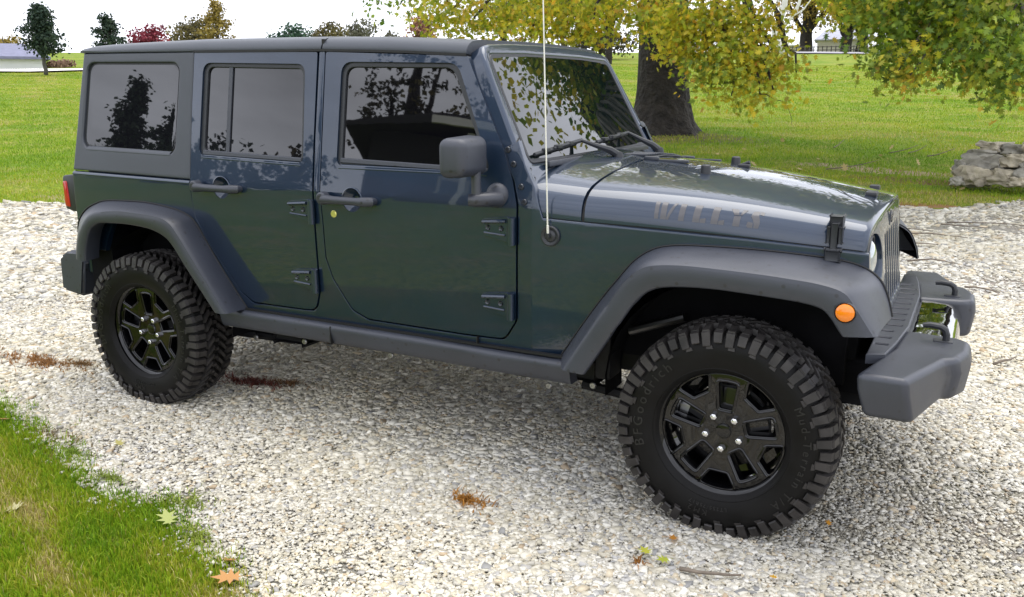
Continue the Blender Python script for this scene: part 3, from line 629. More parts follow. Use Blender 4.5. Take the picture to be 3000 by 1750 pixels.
# ---- windshield frame and glass (leaning plane)
WN = Vector((1, 0, .523)).normalized(); WS = Vector((-.523, 0, 1)).normalized(); W0 = Vector((2.087+.523*1.292, 0, 0))
def wsp(y, z, w=0.):
    x = 2.087-.523*(z-1.292); return Vector((x, y, z))+WN*w
WF_half = [(.772, 1.13), (.765, 1.20), (.742, 1.353), (.715, 1.50), (.690, 1.64), (.672, 1.705), (.64, 1.738), (.58, 1.750), (.40, 1.758), (.15, 1.763)]
WF = [(-y, z) for y, z in WF_half]+[(y, z) for y, z in WF_half[::-1]]
GL = rp([(-.688, 1.285, .035), (-.630, 1.703, .045), (-.3, 1.712), (.3, 1.712), (.630, 1.703, .045), (.688, 1.285, .035), (.3, 1.281), (-.3, 1.281)], 6)
bm = plate_bm(WF[::-1], [GL], .062, .016, 4)
for v in bm.verts: v.co = wsp(v.co.x, v.co.y, v.co.z)
wsf = obj('windshield_frame', bm, M['paint'], SUV, wn=True)
GLI = inset(GL, .010)
bm = plate_bm(GLI, [], .006, 0); cuts(bm, 0, [-.6+.1*i for i in range(13)])
for v in bm.verts: v.co = wsp(v.co.x, v.co.y, v.co.z-.006+.010*(1-(v.co.x/.69)**2))
obj('windshield', bm, M['glass_ws'], wsf)
bm = plate_bm(inset(GL, -.003), [inset(GLI, .006)], .010, .003, 1)
for v in bm.verts: v.co = wsp(v.co.x, v.co.y, v.co.z-.002)
obj('windshield_seal', bm, M['trim'], wsf)
for s in (-1, 1):                                   # dark seam across each pillar foot
    bm = bm_new()
    add_tube(bm, [wsp(s*.690, 1.380, .0005), wsp(s*.735, 1.362, .0003), Vector((2.02, s*.742, 1.347))], .0035, 6)
    obj('pillar_seam', bm, M['slot'], wsf)
def bolt(bm, p, n, r=.011):
    n = Vector(n).normalized(); a = n.orthogonal().normalized(); b = n.cross(a); rows = []
    for rr, h in ((r*1.15, 0), (r*1.1, .004), (r*.85, .007), (r*.4, .007), (r*.35, .004), (.0005, .004)):
        rows.append([Vector(p)+(a*math.cos(k*math.pi/6)+b*math.sin(k*math.pi/6))*rr+n*h for k in range(12)])
    add_grid(bm, rows, closed_v=True)
for s in (-1, 1):
    for x, z in ((2.022, 1.338), (2.052, 1.284), (2.093, 1.199), (2.112, 1.142)): bm = bm_new(); bolt(bm, (x, s*(ymag(x, z)+.001), z), (0, s, .18)); obj('cowl_bolt', bm, M['bolt'], SUV)
    for x, y, z in ((2.115, .722, 1.262), (2.132, .722, 1.228)): bm = bm_new(); bolt(bm, wsp(s*y, z, .001), WN, .010); obj('cowl_bolt', bm, M['bolt'], SUV)

# ---- cowl and hood
RS = [(.742, 1.078), (.7415, 1.10), (.737, 1.128), (.722, 1.158), (.690, 1.184), (.640, 1.204), (.560, 1.222), (.42, 1.242), (.22, 1.259), (.0, 1.266)]
FS = [(.570, 1.018), (.568, 1.036), (.562, 1.060), (.548, 1.083), (.520, 1.098), (.480, 1.108), (.42, 1.117), (.32, 1.127), (.16, 1.138), (.0, 1.142)]
def hood_sec(x):
    t = (x-2.34)/(3.345-2.34); c = .022*math.sin(math.pi*max(0, min(1, t)))
    h = [(a[0]+(b[0]-a[0])*t, a[1]+(b[1]-a[1])*t+c*(k/9)**.5*(1 if k > 0 else .0)+(.006*math.sin(math.pi*max(0, min(1, t))) if k == 0 else 0)) for k, (a, b) in enumerate(zip(RS, FS))]
    return h
def hood_z(x, y):
    h = hood_sec(x); ys = [p[0] for p in h][::-1]; return float(np.interp(abs(y), ys, [p[1] for p in h][::-1]))
def hood_rows(xs, bow=0., dz=0.):
    rows = []
    for x in xs:
        h = hood_sec(x); rows.append([(x+bow*(1-(y/.75)**2), -y, z+dz) for y, z in h]+[(x+bow*(1-(y/.75)**2), y, z+dz) for y, z in h[-2::-1]])
    return rows
bm = bm_new(); rows = hood_rows([2.348+.0, 2.353]+[2.40+.07*i for i in range(13)]+[3.27, 3.30])
def lip(row, dx, dz): return [(p[0]+dx, p[1]*.992, p[2]+dz) for p in row]
rows = [lip(rows[0], .0, -.030), lip(rows[0], -.001, -.004)]+rows
r1 = hood_rows([3.325])[0]; r2 = [(p[0]+.016*(1-(p[1]/.6)**2), p[1]*.997, p[2]-.004) for p in hood_rows([3.338])[0]]; r3 = [(p[0]+.018*(1-(p[1]/.6)**2), p[1]*.985, p[2]-.016) for p in hood_rows([3.343])[0]]
r4 = [(p[0]-.006, p[1]*.97, p[2]-.03) for p in r3]
rows += [r1, r2, r3, r4]
add_grid(bm, rows)
hood = obj('hood', bm, M['paint'], SUV, sharp=50)
bm = bm_new(); rows = hood_rows([2.115, 2.16, 2.22, 2.28, 2.330, 2.335], dz=.0)
rows = [[(2.10+.0*p[0], p[1], min(p[2], 1.30)) for p in rows[0]]]+rows+[lip(rows[-1], .001, -.004), lip(rows[-1], .0, -.03)]
add_grid(bm, rows)
cowl = obj('cowl', bm, M['paint'], SUV, sharp=50)
bm = bm_new(); rows = [lip(r, 0, -.022) for r in hood_rows([2.30, 2.38])]; add_grid(bm, rows); obj('shut_line', bm, M['slot'], SUV)
for s in (-1, 1):                                    # dark shut line under the hood edge
    bm = bm_new(); rows = []
    for i in range(15):
        x = 2.20+i*(3.335-2.20)/14; y = hood_sec(max(x, 2.2))[0]; rows.append([(x, s*(y[0]-.004), y[1]+.006), (x, s*(y[0]-.004), y[1]-.03)])
    add_grid(bm, rows); obj('shut_line', bm, M['slot'], SUV)
for s in (-1, 1):                                    # ledge: top of the fender
    bm = bm_new(); rows = []
    for i in range(24):
        x = 2.19+i*(3.35-2.19)/23; yo = ymag(x, 1.05)
        zo = float(np.interp(x, [2.19, 2.33, 2.65, 2.95, 3.21, 3.352], [1.083, 1.074, 1.058, 1.042, 1.024, 1.012])); yi = hood_sec(x)[0][0]
        rows.append([(x, s*(yi-.05), zo-.004), (x, s*(yi-.004), zo+.001), (x, s*(yo-.008), zo+.0015), (x, s*(yo-.0025), zo-.001), (x, s*(yo+.0005), zo-.006), (x, s*(yo-.004), zo-.02)])
    add_grid(bm, rows); obj('fender_top', bm, M['paint'], SUV, sharp=60)
bm = bm_new()                                        # ribbed air intake of the cowl
for i in range(22):
    y = .02+i*.024; x0, x1 = 2.215, 2.318
    add_box(bm, x0, x1, y-.006, y+.006, hood_z(2.26, y)-.004, hood_z(2.26, y)+.006, .002, 1)
add_box(bm, 2.105, 2.125, -.58, .60, 1.262, 1.285, .004)
obj('cowl_vent', bm, M['plastic'], cowl)
# wipers
for (bx, by, bz), (mx, my, mz), (tx, ty, tz) in (((2.235, -.11, 1.268), (2.065, -.196, 1.335), (2.076, -.650, 1.309)), ((2.235, .45, 1.255), (2.061, .394, 1.342), (2.069, .005, 1.322))):
    bm = bm_new(); O = WN*.028
    m_ = Vector((mx, my, mz))+O; t_ = Vector((tx, ty, tz))+WN*.020; b_ = Vector((bx, by, bz+.014))
    add_tube(bm, [b_, b_.lerp(m_, .22)+Vector((0, 0, .008)), b_.lerp(m_, .5)+Vector((0, 0, .004)), m_], [.017, .016, .012, .007], 8)
    t = bmesh.new(); add_lathe(t, [(.0, .03), (.016, .028), (.022, .01), (.022, -.01)], (bx, by, bz), axis='z', n=16); merge(bm, t)
    q = m_.lerp(t_, .12)
    add_tube(bm, [m_, m_.lerp(t_, .35)+WN*.004, m_.lerp(t_, .62)], [.008, .007, .005], 6)
    a0 = m_.lerp(t_, -.05)-WN*.010; a1 = t_-WN*.006
    add_tube(bm, [a0, a0.lerp(a1, .5)-WN*.002, a1], [.009, .010, .007], 6)
    for k in (.3, .55, .8): add_box(bm, -.012, .012, -.02, .02, -.006, .010, .003, 1, mat=Matrix.Translation(a0.lerp(a1, k)+WN*.008))
    obj('wiper', bm, M['trim'], cowl)
# hood furniture
for x, y in ((2.668, -.245), (2.668, .245)):
    bm = bm_new(); z = hood_z(x, y); t = bmesh.new(); add_lathe(t, [(.0, .034), (.014, .034), (.0185, .030), (.0200, .022), (.0215, .0), (.0235, -.001), (.0235, -.004)], (x, y, z), axis='z', n=20); merge(bm, t)
    obj('rubber_stop', bm, M['trim'], hood)
bm = bm_new()
for x, y in ((3.285, -.02),): add_box(bm, x-.022, x+.022, y-.035, y+.035, hood_z(x, y)-.004, hood_z(x, y)+.016, .006)
obj('hood_bumper', bm, M['trim'], hood); bm = bm_new()
x, y = 2.745, .10; z = hood_z(x, y); add_box(bm, x-.028, x+.022, y-.02, y+.02, z-.002, z+.014, .005); add_tube(bm, [(x-.01, y, z+.01), (x+.02, y, z+.022)], .008, 8)
obj('washer_jet', bm, M['trim'], hood)
for x, y in ((2.37, -.06), (2.35, .55)):             # washer nozzles and hose at the rear edge
    bm = bm_new(); z = hood_z(x, y)
    add_box(bm, x-.03, x+.035, y-.014, y+.014, z-.003, z+.016, .005); add_box(bm, x+.02, x+.17, y-.010, y+.010, z-.008, z+.004, .002)
    obj('washer_nozzle', bm, M['plastic'], hood)
bm = bm_new(); add_tube(bm, [(2.342, y, hood_z(2.34, y)+.004) for y in np.linspace(-.06, .62, 20)], .0045, 6); obj('washer_hose', bm, M['trim'], hood)
# decal letters on the near and far hood flank: stencil face, drawn on the curved flank
def text_mesh(body, size, extrude=0., space=1.0):
    c = bpy.data.curves.new('lettering', 'FONT'); c.body = body; c.size = size; c.extrude = extrude; c.space_character = space; c.resolution_u = 3; c.fill_mode = 'BOTH'
    o = bpy.data.objects.new('lettering', c); COL.objects.link(o); dg = bpy.context.evaluated_depsgraph_get(); dg.update()
    me = bpy.data.meshes.new_from_object(o.evaluated_get(dg)); bpy.data.objects.remove(o); bpy.data.curves.remove(c)
    bm = bmesh.new(); bm.from_mesh(me); bpy.data.meshes.remove(me); return bm
def flank_of_hood(x, u):
    """u: 0 at the lower edge, 1 at the shoulder, along the hood section"""
    h = hood_sec(x)[:7]; d = [0]
    for a, b in zip(h[:-1], h[1:]): d.append(d[-1]+math.hypot(a[0]-b[0], a[1]-b[1]))
    return float(np.interp(u, d, [p[0] for p in h])), float(np.interp(u, d, [p[1] for p in h]))
STENCIL = {  # block stencil letters as polygons in a 1 x 1 cell
 'W': [[(.0, 1), (.22, 1), (.34, 0), (.14, 0)], [(.34, 1), (.62, 1), (.74, 0), (.44, 0)], [(.74, .08), (.80, .45), (.98, 1), (1.12, 1), (.84, 0), (.76, 0)]],
 'I': [[(.18, 1), (.66, 1), (.66, 0), (.18, 0)]],
 'L': [[(.08, 1), (.56, 1), (.56, .18), (.56, 0), (.08, 0)], [(.60, .20), (.98, .26), (.98, 0), (.60, 0)]],
 'Y': [[(.30, .55), (.74, .55), (.74, 0), (.30, 0)], [(-.02, 1), (.44, 1), (.62, .60), (.28, .60)], [(.66, .62), (.78, 1), (1.06, 1), (.80, .60)]],
 'S': [[(.12, .62), (.2, .95), (.45, 1), (.6, 1), (.62, .70), (.74, .46), (.80, .25), (.74, .0), (.44, .0), (.40, .25), (.30, .42)], [(.66, 1), (.92, .96), (.94, .72), (.68, .78)], [(-.06, .08), (-.02, .30), (.34, .28), (.36, 0), (.06, .0)]]}
for s in (-1, 1):
    x = 2.602 if s < 0 else 2.957; widths = {'W': .078, 'I': .046, 'L': .056, 'Y': .058, 'S': .056}
    for ch in 'WILLYS':
        w = widths[ch]*1.0; bm = bm_new()
        for poly in STENCIL[ch]:
            t = bmesh.new(); vs = [t.verts.new((u*.92, v, 0)) for u, v in poly]; t.faces.new(vs); bmesh.ops.triangulate(t, faces=t.faces[:]); cuts(t, 1, [.125*i for i in range(1, 8)])
            for v in t.verts:
                xx = x+(v.co.x*w+(.10*w*(v.co.y-.5)))*(1 if s < 0 else -1)
                yy, zz = flank_of_hood(xx, .034+.070*v.co.y); v.co = Vector((xx, s*(yy+.0012), zz+.0006))
            merge(bm, t)
        obj('decal_letter', bm, M['decal'], hood, sharp=0)
        x += (w+.009)*(1 if s < 0 else -1)
# hood latches
for s in (-1, 1):
    bm = bm_new(); X = 3.236; hy = lambda z, d=0: s*(float(np.interp(z, [.98, 1.03, 1.07, 1.10, 1.13], [.606, .603, .594, .574, .545]))+d)
    add_box(bm, X-.022, X+.022, hy(1.115, -.02), hy(1.115, .028), 1.098, 1.136, .006)
    add_box(bm, X-.011, X+.011, hy(1.06, .004), hy(1.06, .024), 1.02, 1.115, .004)
    add_box(bm, X-.026, X-.014, hy(1.07, -.01), hy(1.07, .018), 1.045, 1.10, .004); add_box(bm, X+.014, X+.026, hy(1.07, -.01), hy(1.07, .018), 1.045, 1.10, .004)
    add_box(bm, X-.024, X+.024, hy(1.005, -.02), hy(1.005, .030), .985, 1.022, .006); add_tube(bm, [(X-.03, hy(1.02, .012), 1.022), (X+.03, hy(1.02, .012), 1.022)], .008, 8)
    obj('hood_latch', bm, M['trim'], SUV)
# ---- grille
def gx(z): return 3.366+(1.04-z)*.115
def gfront(y, z): return gx(z)-.055*max(0, (abs(y)-.30)/.27)**2
GR = [(-.568, 1.012), (-.56, 1.05), (-.535, 1.075), (-.48, 1.094), (-.38, 1.106), (-.18, 1.120), (0, 1.124)]
GRO = GR+[(-y, z) for y, z in GR[-2::-1]]+[(.565, .86), (.50, .75), (.42, .70), (-.42, .70), (-.50, .75), (-.565, .86)]
slots = []
for i in range(7):
    yc = -.234+.078*i; w = .023; zb, ztp = .735, 1.035
    slots.append(rp([(yc-w, zb, .022), (yc-w, ztp, .022), (yc+w, ztp, .022), (yc+w, zb, .022)], 4))
lamp = lambda s: [(s*.432+.098*math.cos(2*math.pi*k/32), .962+.098*math.sin(2*math.pi*k/32)) for k in range(32)]
bm = plate_bm(GRO, slots+[lamp(-1), lamp(1)], .05, .006, 2); cuts(bm, 0, [-.5+.06*i for i in range(18)])
for v in bm.verts: v.co = Vector((gfront(v.co.x, v.co.y)+v.co.z, v.co.x, v.co.y))
grille = obj('grille', bm, M['paint'], SUV, wn=True)
bm = bm_new(); add_prism(bm, [(-.53, .72), (-.53, 1.04), (.53, 1.04), (.53, .72)], lambda u, v, w: (gx(v)+w, u, v), -.075, -.060, 0); obj('radiator_mesh', bm, M['slot'], grille)
for s in (-1, 1):
    bm = bm_new(); c = (gfront(.432, .962)-.028, s*.432, .962)
    t = bmesh.new(); add_lathe(t, [(.0, .030), (.03, .028), (.06, .019), (.080, .004), (.084, -.01)], c, axis='x', n=36); merge(bm, t, 0)
    t = bmesh.new(); add_lathe(t, [(.083, -.012), (.085, .010), (.092, .012), (.098, .002), (.099, -.03)], c, axis='x', n=36); merge(bm, t, 1)
    obj('headlight', bm, [M['lens'], M['trim']], grille)
bm = text_mesh('Jeep', .062, .0025)
for v in bm.verts: v.co = Vector((gfront(0, 1.075)+.003+v.co.z, v.co.x-.068, v.co.y+1.060))
obj('grille_badge', bm, M['bolt'], grille, sharp=0)
# ---- fender flares
def smooth_path(P, n):
    P = [np.array(p, float) for p in P]; d = [0]
    for a, b in zip(P[:-1], P[1:]): d.append(d[-1]+1)
    out = []
    for t in np.linspace(0, len(P)-1, n):
        i = min(int(t), len(P)-2); f = t-i; p0 = P[max(i-1, 0)]; p1 = P[i]; p2 = P[i+1]; p3 = P[min(i+2, len(P)-1)]
        out.append(.5*((2*p1)+(-p0+p2)*f+(2*p0-5*p1+4*p2-p3)*f*f+(-p0+3*p1-3*p2+p3)*f**3))
    return out
def flare(J, C, I, name, n=64, yo=.93):
    """J joint on the body (x,y,z), C crease, I lower edge (x,z)"""
    for s in (-1, 1):
        Js = smooth_path(J, n); Cs = smooth_path([(c[0], yo if len(c) < 3 else c[2], c[1]) for c in C], n); Is = smooth_path([(c[0], yo-.004 if len(c) < 3 else c[2], c[1]) for c in I], n)
        rows = []
        for j, c, i in zip(Js, Cs, Is):
            top = j-c; out = i-c; lt = np.linalg.norm(top); lo = np.linalg.norm(out); r = min(.026, lo*.45, lt*.4)
            a = c+top/lt*r; b = c+out/lo*r; mid = c*.5+(a+b)*.25; m1 = a*.6+c*.25+b*.15; m2 = b*.6+c*.25+a*.15
            e = i+np.array([0, -.012, 0])+(-out/lo)*-.004
            ret = i+np.array([0, -.10, 0])+(-out/lo)*.012
            jj = j+np.array([0, -.02, 0]); crown = (j+a)/2+np.array([0, .0, .003])
            rows.append([Vector((p[0], s*p[1], p[2])) for p in (jj, j, crown, a, m1, mid, m2, b, i+(-out/lo)*.006, i+np.array([0, -.004, 0])+out/lo*.001, e, ret)])
        bm = bm_new(); add_grid(bm, rows)
        for r in (rows[0], rows[-1]): bm.faces.new([bm.verts.new(p) for p in r])
        bmesh.ops.remove_doubles(bm, verts=bm.verts[:], dist=1e-5)
        o = obj(name, bm, M['plastic'], SUV, sharp=48)
        bm = bm_new()                                     # dark gasket where the flare meets the body
        add_tube(bm, [Vector((p[0], s*(p[1]+.004), p[2]+.002)) for p in Js], .0042, 6, caps=False); obj('flare_gasket', bm, M['slot'], o)
        if name == 'front_flare':
            signal(o, s)
            bm = bm_new(); add_prism(bm, [(3.28, .955), (3.315, .938), (3.352, .898), (3.385, .850), (3.418, .806), (3.330, .802), (3.300, .83), (3.27, .875)], lambda u, v, w: (u, w, v), s*.80, s*.812); obj('splash_shield', bm, M['plastic'], o)
def signal(o, s):
    bm = bm_new(); c = (3.331, s*.925, .8785)
    t = bmesh.new(); add_lathe(t, [(0, .020), (.012, .0193), (.022, .016), (.0285, .010), (.0305, .0)], c, sgn=s, n=28); merge(bm, t)
    t = bmesh.new(); add_lathe(t, [(.0303, .004), (.0325, .008), (.034, .004), (.034, -.004)], c, sgn=s, n=28); merge(bm, t, 1)
    obj('turn_signal', bm, [M['amber'], M['trim']], o)
def jy(x, z): return ymag(x, z)-.002
RJ = [(-.562, .72), (-.560, .80), (-.545, .88), (-.477, .950), (-.38, .992), (-.290, 1.010), (-.1, 1.016), (.007, 1.015), (.176, .997), (.275, .971), (.330, .930), (.41, .815), (.494, .696), (.614, .538)]
RC = [(-.405, .715), (-.392, .775), (-.366, .845), (-.334, .892), (-.285, .945), (-.213, .974), (-.08, .990), (.03, .991), (.221, .981), (.300, .956), (.350, .905), (.42, .815), (.50, .712), (.627, .548)]
RI = [(-.345, .712), (-.335, .765), (-.318, .815), (-.290, .870), (-.250, .903), (-.200, .920), (-.1, .926), (.02, .927), (.165, .914), (.256, .886), (.309, .843), (.372, .763), (.44, .680), (.552, .545)]
flare([(x, jy(x, z), z) for x, z in RJ], RC, RI, 'rear_flare')
FJ = [(2.264, .536), (2.357, .682), (2.43, .790), (2.487, .866), (2.542, .935), (2.598, .978), (2.659, 1.000), (2.755, 1.008), (2.963, 1.006), (3.15, .995), (3.27, .982), (3.345, .960)]
FJ3 = [(x, jy(x, z), z) for x, z in FJ]+[(3.398, .595, .925), (3.428, .600, .868), (3.446, .605, .803)]
FC = [(2.345, .537), (2.43, .672), (2.48, .752), (2.515, .806), (2.56, .876), (2.604, .930), (2.651, .964), (2.704, .978), (2.808, .984), (3.002, .980), (3.15, .974), (3.25, .966), (3.322, .946, .928), (3.362, .900, .926), (3.426, .805, .915)]
FI = [(2.432, .532), (2.518, .668), (2.55, .722), (2.575, .757), (2.605, .805), (2.630, .838), (2.678, .880), (2.748, .901), (2.896, .909), (3.10, .901), (3.20, .894), (3.256, .882), (3.288, .855), (3.310, .825), (3.330, .798)]
flare(FJ3, FC, FI, 'front_flare', 72)
# rocker guards
for s in (-1, 1):
    bm = bm_new(); rows = []
    sec = [(.775, .536), (.800, .538), (.816, .533), (.823, .524), (.822, .508), (.812, .470), (.806, .452), (.795, .444), (.74, .444)]
    for x in (.475, .485, .8, 1.148, 1.152, 1.6, 2.0, 2.32, 2.33): rows.append([(x, s*y, z+(-.012 if x > 1.9 else 0)*.5) for y, z in sec])
    add_grid(bm, rows)
    for r in (rows[0], rows[-1]): bm.faces.new([bm.verts.new(p) for p in r])
    bmesh.ops.remove_doubles(bm, verts=bm.verts[:], dist=1e-6)
    rg = obj('rocker_guard', bm, M['plastic'], SUV, sharp=45)
    bm = bm_new(); add_box(bm, 1.151, 1.155, s*.80, s*.8245, .446, .530); add_box(bm, .50, 2.3, s*.77, s*.792, .536, .545)
    add_box(bm, 1.893, 1.898, s*.76, s*.7885, .541, .574)
    obj('guard_seam', bm, M['slot'], rg)
# ---- front bumper
FBP = [(3.376, -.930), (3.528, -.936), (3.628, -.640), (3.664, -.605), (3.694, -.50), (3.696, -.36), (3.652, -.318), (3.474, -.293), (3.455, -.573)]
for s in (-1, 1):
    bm = bm_new(); t = bmesh.new(); lo, mid, hi = [], [], []
    for x, y in FBP:
        hi.append(t.verts.new((x, s*-y, .686)))
        mid.append(t.verts.new((x+.010 if x > 3.4 else x+.006, s*-y, .630))); lo.append(t.verts.new((x+(-.004 if x > 3.6 else .03), s*-(y*.975), .535-(.012 if abs(y) < .55 else 0))))
    n = len(FBP)
    for a, b in ((lo, mid), (mid, hi)):
        for i in range(n): t.faces.new([a[i], a[(i+1) % n], b[(i+1) % n], b[i]])
    t.faces.new(hi); t.faces.new(lo[::-1]); bmesh.ops.recalc_face_normals(t, faces=t.faces[:])
    merge(bm, t); fb = obj('bumper_block', bm, M['plastic'], SUV, sharp=0)
    bv_ = fb.modifiers.new('bevel', 'BEVEL'); bv_.width = .022; bv_.segments = 4; bv_.limit_method = 'ANGLE'; bv_.angle_limit = R_(22); bv_.use_clamp_overlap = True; bv_.harden_normals = True
    bm = bm_new()
    hx, hyy = 3.585, s*.40
    add_tube(bm, [(hx+.03, hyy, .67), (hx+.032, hyy, .710), (hx+.026, hyy, .728), (hx+.010, hyy, .738), (hx-.025, hyy, .741), (hx-.048, hyy, .737)], [.0125, .0125, .012, .012, .0115, .009], 10)
    add_box(bm, hx-.01, hx+.055, hyy-.020, hyy+.020, .680, .691, .004)
    obj('tow_hook', bm, M['trim'], fb)
bm = bm_new()                                        # polished plate between the blocks
rows = []
for i in range(15):
    y = -.30+.60*i/14; w_ = .0025*math.sin(i*1.9)
    rows.append([(3.472, y, .655), (3.482, y, .670), (3.50, y, .674+w_), (3.54, y, .675), (3.585, y, .674-w_), (3.615, y, .668), (3.640, y, .652), (3.655, y, .62), (3.658, y, .57), (3.652, y, .53)])
add_grid(bm, rows)
obj('polished_plate', bm, M['mirror_steel'], SUV, sharp=60)
bm = bm_new(); add_box(bm, 3.47, 3.640, -.30, .30, .525, .575, .012); obj('bumper_center', bm, M['plastic'], SUV)
bm = bm_new(); outer = [(3.386, -.74), (3.444, -.71), (3.465, -.55), (3.486, -.29), (3.486, .29), (3.465, .55), (3.444, .71), (3.386, .74)]
hl = []
for i in range(12):
    y = -.60+i*.098; hl.append(rp([(3.398, y, .004), (3.398, y+.020, .004), (3.462 if abs(y) < .4 else 3.440, y+.020, .004), (3.462 if abs(y) < .4 else 3.440, y, .004)], 2))
t = plate_bm(outer, hl, .035, .004, 1)
for v in t.verts: v.co = Vector((v.co.x, v.co.y, 0.700+v.co.z))
merge(bm, t); plate = obj('step_plate', bm, M['plastic'], SUV)
bm = bm_new(); add_box(bm, 3.38, 3.47, -.60, .60, .60, .642, .01); add_box(bm, 3.28, 3.60, -.50, .50, .47, .60, .01); obj('bumper_beam', bm, M['dark'], SUV)
# ---- rear bumper and tail lights
bm = bm_new()
for s in (-1, 1):
    t = bmesh.new(); P = [(-.757, .490), (-.757, .672), (-.700, .712), (-.60, .715), (-.548, .668), (-.585, .468)]
    a = [t.verts.new((x, s*(.785 if z < .70 else .765), z)) for x, z in P]; b = [t.verts.new((x, s*.50, z)) for x, z in P]
    t.faces.new(a); t.faces.new(b[::-1])
    for i in range(6): t.faces.new([a[i], a[(i+1) % 6], b[(i+1) % 6], b[i]])
    bmesh.ops.recalc_face_normals(t, faces=t.faces[:]); bmesh.ops.bevel(t, geom=t.edges[:], offset=.016, segments=3, affect='EDGES', clamp_overlap=True); merge(bm, t)
add_box(bm, -.74, -.62, -.5, .5, .50, .66, .015); obj('rear_bumper', bm, M['plastic'], SUV, sharp=45)
for s in (-1, 1):
    bm = bm_new(); t = bmesh.new()
    P = [(-.700, .938), (-.702, 1.104), (-.690, 1.118), (-.615, 1.126), (-.590, 1.12), (-.590, .93), (-.640, .925)]
    add_prism(t, P, lambda u, v, w: (u, w, v), s*.585, s*.742, .008); merge(bm, t); tl = obj('tail_light', bm, M['trim'], SUV, sharp=45)
    bm = bm_new(); add_prism(bm, rp([(-.696, .955, .01), (-.697, 1.085, .01), (-.664, 1.09, .01), (-.655, .948, .01)], 3), lambda u, v, w: (u, w, v), s*.73, s*.7455, .003)
    add_prism(bm, [(.60, .95), (.60, 1.09), (.725, 1.09), (.725, .95)], lambda u, v, w: (w, s*u, v), -.706, -.699, .002); obj('red_lens', bm, M['red'], tl, sharp=45)
# ---- mirrors
for s in (-1, 1):
    bm = bm_new(); t = bmesh.new()
    X0, X1, Y0, Y1, Z0, Z1 = 1.865, 1.975, .80, 1.022, 1.236, 1.398
    pts = []
    for (x, y, z) in [(X0, Y0, Z0), (X1, Y0+.01, Z0+.008), (X1, Y1-.02, Z0+.012), (X0, Y1, Z0+.004), (X0, Y0, Z1), (X1, Y0+.01, Z1-.006), (X1, Y1-.02, Z1-.010), (X0, Y1, Z1-.006)]: pts.append(t.verts.new((x, s*y, z)))
    for f in ((0, 3, 2, 1), (4, 5, 6, 7), (0, 1, 5, 4), (1, 2, 6, 5), (2, 3, 7, 6), (3, 0, 4, 7)): t.faces.new([pts[i] for i in f])
    bmesh.ops.recalc_face_normals(t, faces=t.faces[:]); bmesh.ops.bevel(t, geom=t.edges[:], offset=.034, segments=6, affect='EDGES', profile=.5, clamp_overlap=True); merge(bm, t)
    add_tube(bm, [(1.950, s*.875, 1.26), (1.952, s*.876, 1.20), (1.953, s*.876, 1.15)], [.020, .019, .022], 14)
    t = bmesh.new(); c = (1.990, s*ymag(1.99, 1.16), 1.160); add_lathe(t, [(.0, .03), (.030, .024), (.044, .012), (.050, .002), (.051, -.004)], c, sgn=s, n=28); merge(bm, t)
    add_tube(bm, [(2.006, s*.79, 1.150), (1.985, s*.835, 1.152), (1.950, s*.885, 1.152), (1.928, s*.895, 1.152)], [.030, .029, .028, .022], 14)
    mi = obj('side_mirror', bm, M['plastic'], SUV, sharp=60)
    bm = bm_new(); add_prism(bm, rp([(.83, 1.262, .02), (.83, 1.375, .02), (.99, 1.375, .02), (.99, 1.262, .02)]), lambda u, v, w: (w, s*u, v), 1.862, 1.868, 0); obj('mirror_glass', bm, M['chrome'], mi, sharp=40)
# ---- antenna
bm = bm_new(); c = (2.221, -(ymag(2.22, 1.017)), 1.017)
add_lathe(bm, [(0, .012), (.012, .012), (.018, .010), (.024, .004), (.030, .008), (.036, .009), (.040, .005), (.0405, -.001)], c, sgn=-1, n=28)
add_tube(bm, [(2.221, c[1]-.005, 1.017), (2.221, c[1]-.022, 1.019), (2.221, c[1]-.022, 1.03)], .0085, 10)
ant = obj('antenna_base', bm, M['trim'], SUV, sharp=40)
bm = bm_new(); add_tube(bm, [(2.2205, c[1]-.022, 1.022), (2.219, c[1]-.022, 1.06), (2.2185, c[1]-.022, 1.062), (2.205, c[1]-.022, 1.52), (2.193, c[1]-.022, 1.90)], [.0052, .0048, .0032, .0030, .0024], 8); obj('antenna_rod', bm, M['antenna'], ant)
# ---- chassis, axles, exhaust seen under the sill
bm = bm_new()
for s in (-1, 1):
    add_box(bm, -.6, 3.5, s*.38, s*.46, .42, .53, .008)
    add_box(bm, .62, .80, s*.44, s*.60, .345, .47, .02); add_box(bm, 2.17, 2.34, s*.44, s*.57, .385, .47, .02)
    add_tube(bm, [(.70, s*.56, .34), (.35, s*.58, .34), (.0, s*.58, .33)], .022, 8); add_tube(bm, [(2.28, s*.56, .36), (2.62, s*.58, .34), (2.94, s*.58, .33)], .022, 8)
    for x in (0, 2.946): add_tube(bm, [(x+.06, s*.50, .37), (x+.05, s*.50, .70)], .05, 10)
for x in (0, 2.946):
    add_tube(bm, [(x, -.66, .374), (x, .66, .374)], .045, 12); t = bmesh.new(); bmesh.ops.create_icosphere(t, subdivisions=2, radius=.15); merge(bm, t, 0, Matrix.Translation((x, .12 if x == 0 else .25, .374)))
add_box(bm, .9, 1.7, -.30, .30, .34, .50, .03); add_tube(bm, [(2.4, .15, .40), (1.7, .25, .38), (1.0, .28, .40), (.1, .3, .42)], .035, 8)
add_box(bm, .85, 1.25, -.62, -.46, .37, .46, .02); add_box(bm, 2.395, 2.46, -.72, -.60, .45, .80, .01)
chs = obj('chassis', bm, M['frame'], SUV)
bm = bm_new(); add_tube(bm, [(2.50, -.62, .636), (2.72, -.62, .718)], .019, 10); obj('steering_damper', bm, M['damper'], SUV)
